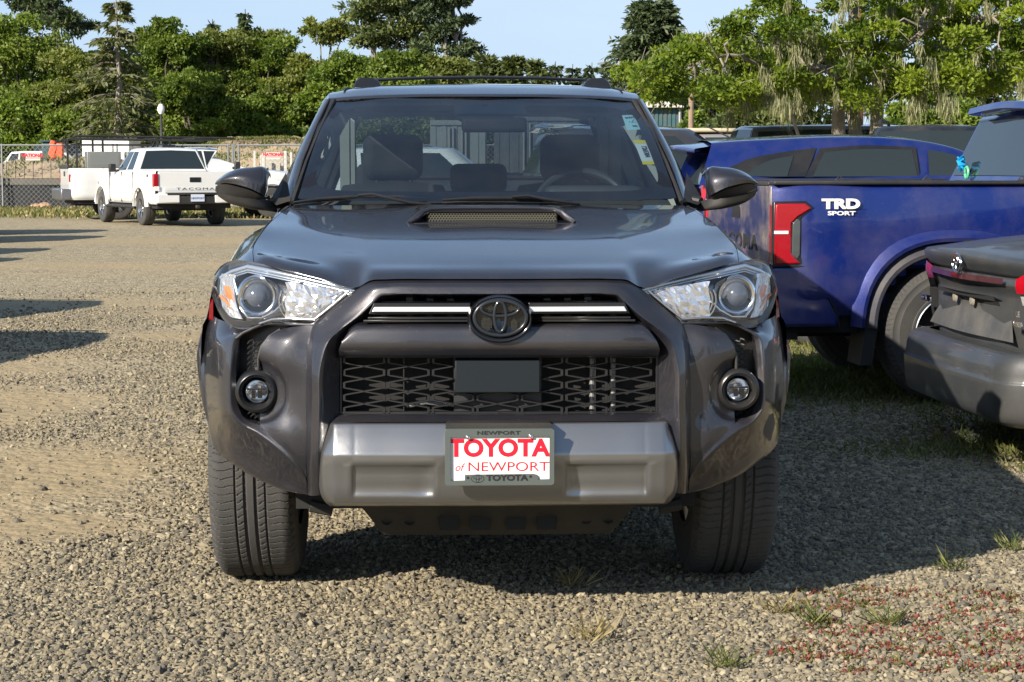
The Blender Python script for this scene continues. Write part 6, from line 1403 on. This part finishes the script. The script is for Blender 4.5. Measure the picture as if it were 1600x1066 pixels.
# ---- grass, weeds
def blades(nm,X,Y_,hgt,wid,mt,seed,spread=.5,label=None):
    rg=np.random.default_rng(seed); n=len(X); P=np.stack([X,Y_,uneven(X,Y_)],1); A=np.stack([rg.normal(size=n)*spread,rg.normal(size=n)*spread,np.ones(n)],1)
    o=leaves(nm,P,A,rg.normal(size=(n,3)),hgt*rg.uniform(.4,1.3,n),wid,rg.uniform(size=n),LM[mt]); tag(o,label,'grass',kind='stuff'); return o
rg=np.random.default_rng(9)
x=rg.uniform(-24,4,26000); y=rg.normal(57,3.0,26000); k=(y<62.5)&(y>50); blades('verge_grass',x[k],y[k],.11,.05,'grass',1,label='green and straw verge grass along the foot of the fence')
x=rg.uniform(-24,4,9000); y=rg.normal(56,3.5,9000); k=(y<62.5)&(y>49); blades('dry_verge_grass',x[k],y[k],.14,.05,'dry',2,label='dry straw-coloured grass along the foot of the fence')
def patchy(n,B,thr=.3):
    Bx=np.array(B); i=rg.integers(0,len(B),n); X_=Bx[i,0]+rg.normal(size=n)*Bx[i,2]*.6; Y_=Bx[i,1]+rg.normal(size=n)*Bx[i,3]*.6; return X_,Y_
x,y=patchy(30000,[(2.2,12.8,1.5,1.6),(2.9,11.5,1.5,1.2),(3.2,9.7,.8,.8),(2.2,15,1.5,1.5),(2.3,12.2,.9,1.)]); blades('shade_grass',x,y,.075,.008,'grass',3,.9,label='green grass growing in the shade under the blue pickup')
x,y=patchy(5000,[(2.55,8.35,.25,.16),(2.75,8.7,.2,.12),(2.2,8.9,.5,.3),(2.95,8.0,.25,.2)]); blades('weedy_grass',x,y,.06,.007,'grass',4,1.,label='grass tufts in the gravel below the grey sedan bumper')
tus=[at_ for at_ in ((895,915),(1225,640),(1125,1042),(925,1000),(1390,975),(1580,860),(1215,955),(1480,890),(1270,975))]
for i,(px,py) in enumerate(tus):
    g=ground(px,py); n=46; a=rg.uniform(0,2*pi,n); X_=g.x+rg.normal(size=n)*.02; Y_=g.y+rg.normal(size=n)*.02; A=np.stack([np.cos(a),np.sin(a),rg.uniform(.3,1.6,n)],1)
    o=leaves('grass_tuft',np.stack([X_,Y_,np.full(n,.0)],1),A,rg.normal(size=(n,3)),rg.uniform(.03,.11,n),.005,rg.uniform(size=n),LM['dry' if i in (0,3,6) else 'grass']); 
    tag(o,['straw and green tuft at the shadow edge in front of the SUV bumper','tuft right of the SUV, at the near edge of the shaded grass','small bright green tuft at the bottom, right of centre','small straw tuft left of the bright green tuft at the bottom','tuft among the red weeds at lower right','tuft at the right edge beside the shadow edge','dry tuft below the right front tyre','tuft inside the shadow at lower right','small tuft left of the red weeds'][i],'grass tuft','grass tufts in the gravel')
RB=[]
for _ in range(90):
    px,py=rg.uniform(1230,1600),rg.uniform(915,1050); 
    if py<925+ (1600-px)*.02: pass
    g=ground(px,py); RB.append((g.x,g.y,.035,.03))
for px,py in ((1290,925),(1345,945),(1360,985),(1400,1010),(1560,990),(1580,1000),(1450,985),(1235,1022),(1540,1045),(1590,935),(1310,950)): g=ground(px,py); RB+= [(g.x,g.y,.07,.05)]*3
x,y=patchy(3400,RB); blades('red_weed',x,y,.017,.007,'redw',5,1.4,label='low red creeping weed over the gravel at lower right')
x,y=patchy(1800,RB); blades('creeping_weed',x,y,.02,.008,'grass',6,1.4,label='tiny green creeping weed among the red weed at lower right')

# trees behind the camera: what the bodywork and glass mirror
src=[o for o in S.objects if o.type=='EMPTY' and o.name.startswith('broadleaf_tree')][:6]
for k in range(9):
    c=copy_tree(src[k%len(src)]); a=R(-118+k*29); c.location=(44*math.sin(a+pi/2+1.57*0)*1. if 0 else -52+k*13,-34-6*math.cos(k*1.7),0); c.rotation_euler=(0,0,k*1.3); c['group']='trees behind the viewer'; c['label']='broadleaf tree behind the viewer, mirrored in the bodywork, number %s from the left'%['one','two','three','four','five','six','seven','eight','nine'][k]

rg=np.random.default_rng(21)
for nm,lab,xa,xb,ya,yb,prof in (('bank_weeds','dry weeds scattered over the tan dirt bank behind the fence',-25,-9,66.3,69,[(-26,1.45),(-20,1.35),(-17,1.65),(-14,1.6),(-12,1.4),(-8.5,.7)]),('mound_weeds','dry weeds on the face of the dirt mound',-14.5,-5.8,76.5,81,[(-15,.4),(-13.4,1.9),(-12,2.3),(-9.5,2.4),(-8.6,2.3),(-7,1.5),(-5.2,.4)])):
    n=2600; cx=rg.uniform(xa,xb,60); cy=rg.uniform(ya,yb,60); i=rg.integers(0,60,n); X=cx[i]+rg.normal(size=n)*.35; Y_=cy[i]+rg.normal(size=n)*.25
    Z=np.interp(X,[p[0] for p in prof],[p[1] for p in prof])*np.clip(.35+(Y_-ya)/(yb-ya)*.65,0,1)
    o=leaves(nm,np.stack([X,Y_,Z],1),np.stack([rg.normal(size=n)*.6,rg.normal(size=n)*.6,np.ones(n)],1),rg.normal(size=(n,3)),.22*rg.uniform(.4,1.3,n),.06,rg.uniform(size=n),LM['grass' if nm[0]=='b' else 'olive']); tag(o,lab,'weeds',kind='stuff')
# ================================================================ yard beyond: fence, mound, building, containers
GALV=mat('galvanised_steel',(.28,.29,.29),.5,.5); FAB=mat('silt_fabric',(.022,.024,.026),.8,noise=.3,nscale=3,bump=.4,bscale=6); TAN=mat('dry_dirt',(.36,.27,.17),.95,noise=.35,nscale=2.5,bump=.8,bscale=5); M['wood']=mat('weathered_wood',(.26,.19,.13),.9,noise=.3,nscale=6,bump=.5,bscale=20)
FY=63.
def fence(x0,x1,lab,mesh=True,low=True):
    t=thing('chain_link_fence',lab,'fence',((x0+x1)/2,FY,0)); c=(x0+x1)/2; top=at(100,227,FY).z
    n=max(2,round((x1-x0)/3.6)); 
    for i in range(n+1):
        x=x0+(x1-x0)*i/n-c
        for d in (-.07,.07): m=MB(); m.tube([(x+d,0,0),(x+d,0,top+.05)],.03,6); m.obj('post',GALV,t)
    m=MB(); m.tube([(x0-c,0,top),(x1-c,0,top)],.028,6); m.obj('top_rail',GALV,t)
    m=MB(); s=.16; W_=x1-x0; 
    zt=top; k=int((W_+zt)/s)
    for i in range(-int(zt/s),int(W_/s)):
        a=i*s; p=(max(a,0),max(0,-a)); e=min(W_,a+zt); q=(e,e-a); m.beam((x0-c+p[0],.0,p[1]),(x0-c+q[0],.0,q[1]),.006,.006); m.beam((x1-c-p[0],.01,p[1]),(x1-c-q[0],.01,q[1]),.006,.006)
    m.obj('wire_mesh',GALV,t,smooth=0,weld=False)
    if low:
        z0=at(0,289,FY).z
        G=[[(x,.25+.05*math.sin(x*3+z*2),z) for x in np.arange(x0-c,x1-c,.3)] for z in np.linspace(-.05,z0,6)]
        m=MB(); m.grid(G); m.obj('silt_fabric',FAB,t)
        m=MB(); m.box((x0-c,.18,z0),(x1-c,.24,z0+.20)); m.obj('fabric_hem',mat('hem',(.13,.12,.10),.8,noise=.3,nscale=3),t)
    return t
fence(-20.5,-9.2,'temporary chain-link fence with black fabric along its foot, left of the white trucks')
fence(-9.0,1.2,'temporary chain-link fence right of the white trucks, in front of the dirt mound',low=False)
# dirt bank and mound
def mound(nm,x0,x1,y0,y1,prof,lab=None):
    xs=np.linspace(x0,x1,60); ys=np.linspace(y0,y1,16); rg=np.random.default_rng(3)
    X,Y=np.meshgrid(xs,ys); v=(Y-y0)/(y1-y0); Z=np.interp(X,[p[0] for p in prof],[p[1] for p in prof])*np.minimum(1,np.sin(np.clip(v*1.35,0,1)*pi/2)**.8)*np.clip((1-v)*4,0,1)+.12*np.sin(X*2.1+Y)*np.sin(Y*1.7)+rg.normal(size=X.shape)*.05-.1
    Z[0]=-.3; Z[-1]=-.3; m=MB(); m.grid(np.stack([X,Y,Z],-1)); o=m.obj(nm,TAN,smooth=180); tag(o,kind='structure'); return o
mound('dirt_bank',-26,-8.5,66,74,[(-26,1.55),(-20,1.45),(-17,1.75),(-14,1.7),(-12,1.5),(-8.5,.8)])
mound('dirt_mound',-15,-5.2,76,86,[(-15,.6),(-13.4,2.2),(-12,2.65),(-9.5,2.75),(-8.6,2.6),(-7,1.8),(-5.2,.6)])
x=rg.uniform(-14,-6.5,5000); y=rg.uniform(80.2,84,5000)
o=leaves('mound_grass',np.stack([x,y,np.interp(x,[-15,-13.4,-12,-9.5,-8.6,-7,-5.2],[.6,2.2,2.6,2.7,2.5,1.8,.6])*np.minimum(1,.94)],1),np.stack([rg.normal(size=5000)*.5,rg.normal(size=5000)*.5,np.ones(5000)],1),rg.normal(size=(5000,3)),.16*rg.uniform(.4,1.2,5000),.05,rg.uniform(size=5000),LM['grass']); tag(o,'short green grass capping the dirt mound','grass',kind='stuff')
m_=MB()
t=thing('picket_row','row of thin rusty pickets along the dirt bank behind the fence','picket fence',(-16,65.2,0))
m=MB(); 
for i in range(34): x=-5+i*.30; m.tube([(x,0,.7),(x+.01,0,1.62)],.012,5)
o=m.obj('pickets',mat('rusty_iron',(.05,.035,.025),.8),t); o['kind']='stuff'
m=MB(); m.tube([(-5,0,.95),(5,0,.95)],.012,5); m.obj('picket_rail',mat('rusty_rail',(.06,.04,.03),.8),t)
M['sgn']=mat('weathered_white',(.50,.49,.45),.7)
def sign(px0,py0,px1,py1,Y,lab):
    a=at(px0,py0,Y);b=at(px1,py1,Y); t=thing('sign',lab,'sign',((a.x+b.x)/2,Y,b.z)); w=(b.x-a.x)/2; hh=a.z-b.z
    m=MB(); m.box((-w,-.02,0),(w,0,hh)); m.obj('board',M['sgn'],t)
    m=MB(); m.box((-w,-.024,hh*.30),(w,-.0205,hh*.36)); m.obj('stripe',M['red'],t)
    text('NATIONAL',hh*.42,TM((0,-.025,hh*.66),(1,0,0),(0,0,1)),M['red'],t,'sign_lettering',ext=.002,bold=.006,wx=1.0)
    text('RENT A FENCE',hh*.14,TM((0,-.025,hh*.16),(1,0,0),(0,0,1)),M['pblue'],t,'sign_lettering',ext=.002) if 0 else None
sign(40,239,63,251,62.9,'small white and red sign hung on the fence at the far left')
sign(416,238,438,249,62.9,'small white and red sign hung on the fence beside the SUV mirror')
# rocks at the fence foot
PK=mat('pink_rock',(.45,.28,.19),.9,noise=.3,nscale=8)
for i,(px,py,s) in enumerate(((62,323,.30),(72,320,.26),(80,324,.34),(92,321,.22),(70,325,.22),(56,325,.18))):
    g=ground(px,py); bm=bmesh.new(); bmesh.ops.create_icosphere(bm,subdivisions=2,radius=s)
    for v in bm.verts: v.co=v.co*(1+.25*math.sin(v.co.x*17+i)*math.cos(v.co.y*13+v.co.z*11)); v.co.z*=.55
    me=bpy.data.meshes.new('rock'); bm.to_mesh(me); bm.free(); me.materials.append(PK); o=bpy.data.objects.new('rock',me); S.collection.objects.link(o); o.location=(g.x,g.y,s*.25)
    tag(o,['pinkish rock at the left of the pile by the fence posts','topmost pinkish rock against the fence posts','largest pinkish rock of the pile by the fence posts','rightmost pinkish rock of the pile by the fence posts','small pinkish rock in front of the pile by the fence posts','smallest pinkish rock, far left of the pile'][i],'rock','pinkish rocks at the fence foot')
# lamp post with globe
g=at(253,262,74); t=thing('street_lamp','slim black lamp post with a white globe, in front of the trees','street lamp',(g.x,74,0)); zt=at(253,176,74).z
m=MB(); m.tube([(0,0,0),(0,0,.8),(0,0,.85),(0,0,zt)],[.11,.09,.06,.05],10); m.obj('post',M['blk'],t)
m=MB(); m.lathe([(.0001,.34),(.07,.32),(.13,.20),(.14,.08),(.09,-.02),(.07,-.06)],16,Matrix.Translation((0,0,zt))); m.obj('globe',M['white'],t); m=MB(); m.lathe([(.0001,.44),(.03,.40),(.05,.33)],10,Matrix.Translation((0,0,zt))); m.obj('finial',M['blk'],t)
# orange loader
OR=mat('orange_paint',(.72,.10,.03),.45,dirt=.1); g=at(88,262,80); t=thing('loader','orange loader with raised lift arms behind the dirt bank','loader',(g.x,80,0)); 
m=MB(); L_=lambda px,py:(at(px,py,80).x-g.x,0,at(px,py,80).z)
for s in (-.0,.0): pass
m.beam(L_(80,248),L_(86,226),.35,.28); m.beam(L_(86,226),L_(79,223),.3,.25); m.beam(L_(78,250),L_(90,240),.3,.2); m.obj('lift_arm',OR,t,bevel=.03)
m=MB(); m.beam(L_(94,250),L_(94,224),.3,.26); m.beam(L_(89,236),L_(95,234),.2,.3); m.obj('lift_arm',OR,t,bevel=.03)
m=MB(); a=L_(62,250);b=L_(77,222); m.box((a[0],.4,1.2),(b[0],2.,b[2])); m.box((a[0]-.1,.3,b[2]),(b[0]+.15,2.1,b[2]+.08)); m.obj('cab',mat('dark_teal',(.03,.075,.08),.4),t,bevel=.04)
m=MB(); m.box((a[0]-.2,.3,.35),(b[0]+.7,2.2,1.3)); m.obj('chassis',OR,t,bevel=.05)
wheel_set(t,[(a[0],.2,.5),(b[0]+.5,.2,.5)],.5,.28,.3,False,5)
# cars far beyond the fence (left)
for px,py,pm,nm,cat,lab,rot,rf in ((12,240,M['wpaint'],'parked_car','car','white car at the far left beyond the dirt bank',80,2.05),(45,232,M['nearblack'],'van','van','dark blue van beyond the fence sign at the far left',60,2.4),(30,240,M['wpaint'],'parked_car','car','small white car beside the dark van beyond the dirt bank',100,2.0),(108,240,M['char'],'parked_car','car','dark car right of the orange loader beyond the dirt bank',85,2.0)):
    closed_car(nm,lab,cat,(at(px,240,86).x,86+ (2 if nm=='van' else 0)),R(rot),pm,L=4.4,roof=rf,belt=rf-.55,hood=rf-.65,Rt=.36,boxy=nm=='van')
a=at(128,218,72);b=at(202,233,72); t=thing('box_trailer','long white box trailer seen through the ladder rack','trailer',((a.x+b.x)/2,72,0)); w=(b.x-a.x)/2
m=MB(); m.box((-w,0,.9),(w,2.2,a.z)); m.obj('box',M['wpaint'],t,bevel=.03); m=MB(); m.box((-w,-.02,1.5),(w,-.005,1.6)); m.obj('blue_stripe',M['pblue'],t); wheel_set(t,[(-w*.3,0.2,.4),(w*.3,.2,.4)],.4,.22,.25,False,5)
# posts and pale barrels near the mound
for i,(px,py,w) in enumerate(((398,236,.04),(412,240,.05),(446,236,.05),(455,238,.04))):
    g=ground(px,318); a=at(px,py,66); t=MB(); t.box((-w,-w,0),(w,w,a.z)); o=t.obj('marker_post',M['sgn'],None,bevel=.01); o.location=(a.x,66,0); tag(o,['first white marker post behind the fence beside the mirror','second white marker post, left of the small sign','third white marker post, right of the small sign','last white marker post, next to the SUV pillar'][i],'post','white marker posts')
a=at(427,262,67); m=MB(); m.box((-.42,-.35,0),(.42,.35,1.75)); o=m.obj('utility_box',mat('putty',(.40,.37,.31),.7,noise=.1),None,bevel=.03); o.location=(a.x,67,0); m2=MB(); m2.box((-.30,-.37,.9),(.30,-.352,1.5)); m2.obj('box_door',mat('putty_dark',(.40,.37,.31),.7),o,bevel=.008); tag(o,'pale utility box below the small fence sign beside the SUV mirror','utility box')
# utility pole, posts
def pole(px,py,Y,r,lab,arm=False,mt=None,name='utility_pole'):
    a=at(px,py,Y); t=thing(name,lab,'pole',(a.x,Y,0)); m=MB(); m.tube([(0,0,-.1),(0,0,a.z)],[r,r*.8],10); m.obj('pole_shaft',mt or M['wood'],t)
    if arm:
        m=MB(); m.beam((-.9,0,a.z-.25),(.1,0,a.z-.05),.08,.08); m.obj('crossarm',GALV,t); m=MB(); m.tube([(-.18,0,a.z-.9),(-.18,0,a.z-.45)],.12,8); m.obj('transformer',M['white'],t)
pole(970,90,75,.10,'wooden utility pole with a short arm, right of the SUV roof',True)
pole(1080,140,34,.055,'pale wooden post under the left branches of the lichen-hung tree',name='wooden_post')
pole(1341,-60,30,.13,'reddish brown pole rising through the lichen-hung tree',mt=mat('red_wood',(.22,.09,.05),.85,noise=.3,nscale=8),name='wooden_pole')
# building beyond
a=at(1004,150,62);b=at(1062,196,62); t=thing('storage_shed','shed with pale roof and teal metal wall beyond the jeep','shed',(a.x,62,0)); w=b.x-a.x; ez=at(1004,166,62).z
m=MB(); 
for i in range(int(w/.14)): m.box((i*.14,0,0),(i*.14+.08,.06,ez)); 
m.box((0,.03,0),(w,4,ez)); m.obj('wall',mat('teal_metal',(.045,.12,.14),.5,.2,dirt=.7,dcol=(.20,.14,.09)),t,smooth=0)
m=MB(); m.patch([[(-.5,-.3,ez),(w+.1,-.3,ez)],[(-.5,2.2,a.z+.15),(w-.9,2.2,a.z+.15)],[(-.5,4.3,ez),(w+.1,4.3,ez)]],1,1); m.obj('roof',mat('pale_roof',(.66,.60,.52),.7),t,solid=.05,smooth=0)
m=MB(); m.tube([(w,-.05,0),(w,-.05,ez)],.05,8); m.obj('corner_post',GALV,t)
# containers seen through the SUV
CT=mat('container_grey',(.17,.19,.19),.6,noise=.08,dirt=.2); CT2=mat('container_dark',(.06,.07,.08),.6,dirt=.2)
def container(px0,px1,py,Y,mt,lab):
    a=at(px0,py,Y);b=at(px1,py,Y); t=thing('shipping_container',lab,'container',(a.x,Y,0)); w=b.x-a.x; m=MB()
    for i in range(int(w/.22)): m.box((i*.22,-.015,.15),(i*.22+.12,.0,a.z-.1))
    m.box((0,0,.08),(w,2.4,a.z)); m.obj('container_body',mt,t,smooth=0)
    for x in (w*.35,w*.42,w*.58,w*.65): m=MB(); m.tube([(x,-.06,.2),(x,-.06,a.z-.15)],.025,6); m.obj('lock_rod',GALV,t)
    m=MB(); m.box((0,-.05,a.z-.1),(w,-.0,a.z)); m.box((0,-.05,.05),(w,0,.2)); m.obj('frame_rail',mt,t)
container(672,758,188,40,CT,'light grey shipping container seen through the windshield, left of the mirror')
container(772,905,182,44,CT2,'dark shipping container seen through the windshield, right of the rear-view mirror')
# dark pickup glimpsed behind the passenger headrest
q=copy_tree(bt); q.location=(-.35,17.5,0); q.rotation_euler=(0,0,R(97)); q['label']='dark pickup with a red tail light seen through the windshield between the seats'
GP=M['char']
def repaint(o):
    for ch in list(o.children):
        if ch.type=='MESH' and ch.data.materials and ch.data.materials[0]==M['blue']:
            ch.data=ch.data.copy(); ch.data.materials[0]=GP
        if ch.name.startswith('window_decal'): bpy.data.objects.remove(ch); continue
        repaint(ch)
repaint(q)
# vehicles parked just outside the left edge: their long shadows reach into the picture
proto=closed_car('parked_wagon','dark parked wagon just outside the left edge, casting the nearest shadow on the gravel','car',(-4.95,12.3),R(-88),M['char'],L=4.7,roof=1.72,belt=1.15,hood=1.05,rack=True)
proto['group']='cars parked along the left edge'
for k,(tip,y) in enumerate(((-5.85,16.2),(-8.9,25.2),(-9.3,28.6),(-9.6,34.2),(-10.4,38.2))):
    c=copy_tree(proto); c.location=(tip,y,0); c.rotation_euler=(0,0,R(-89+k%3)); c['label']='parked wagon outside the left edge, %s from the camera'%['second','third','fourth','fifth','farthest'][k]
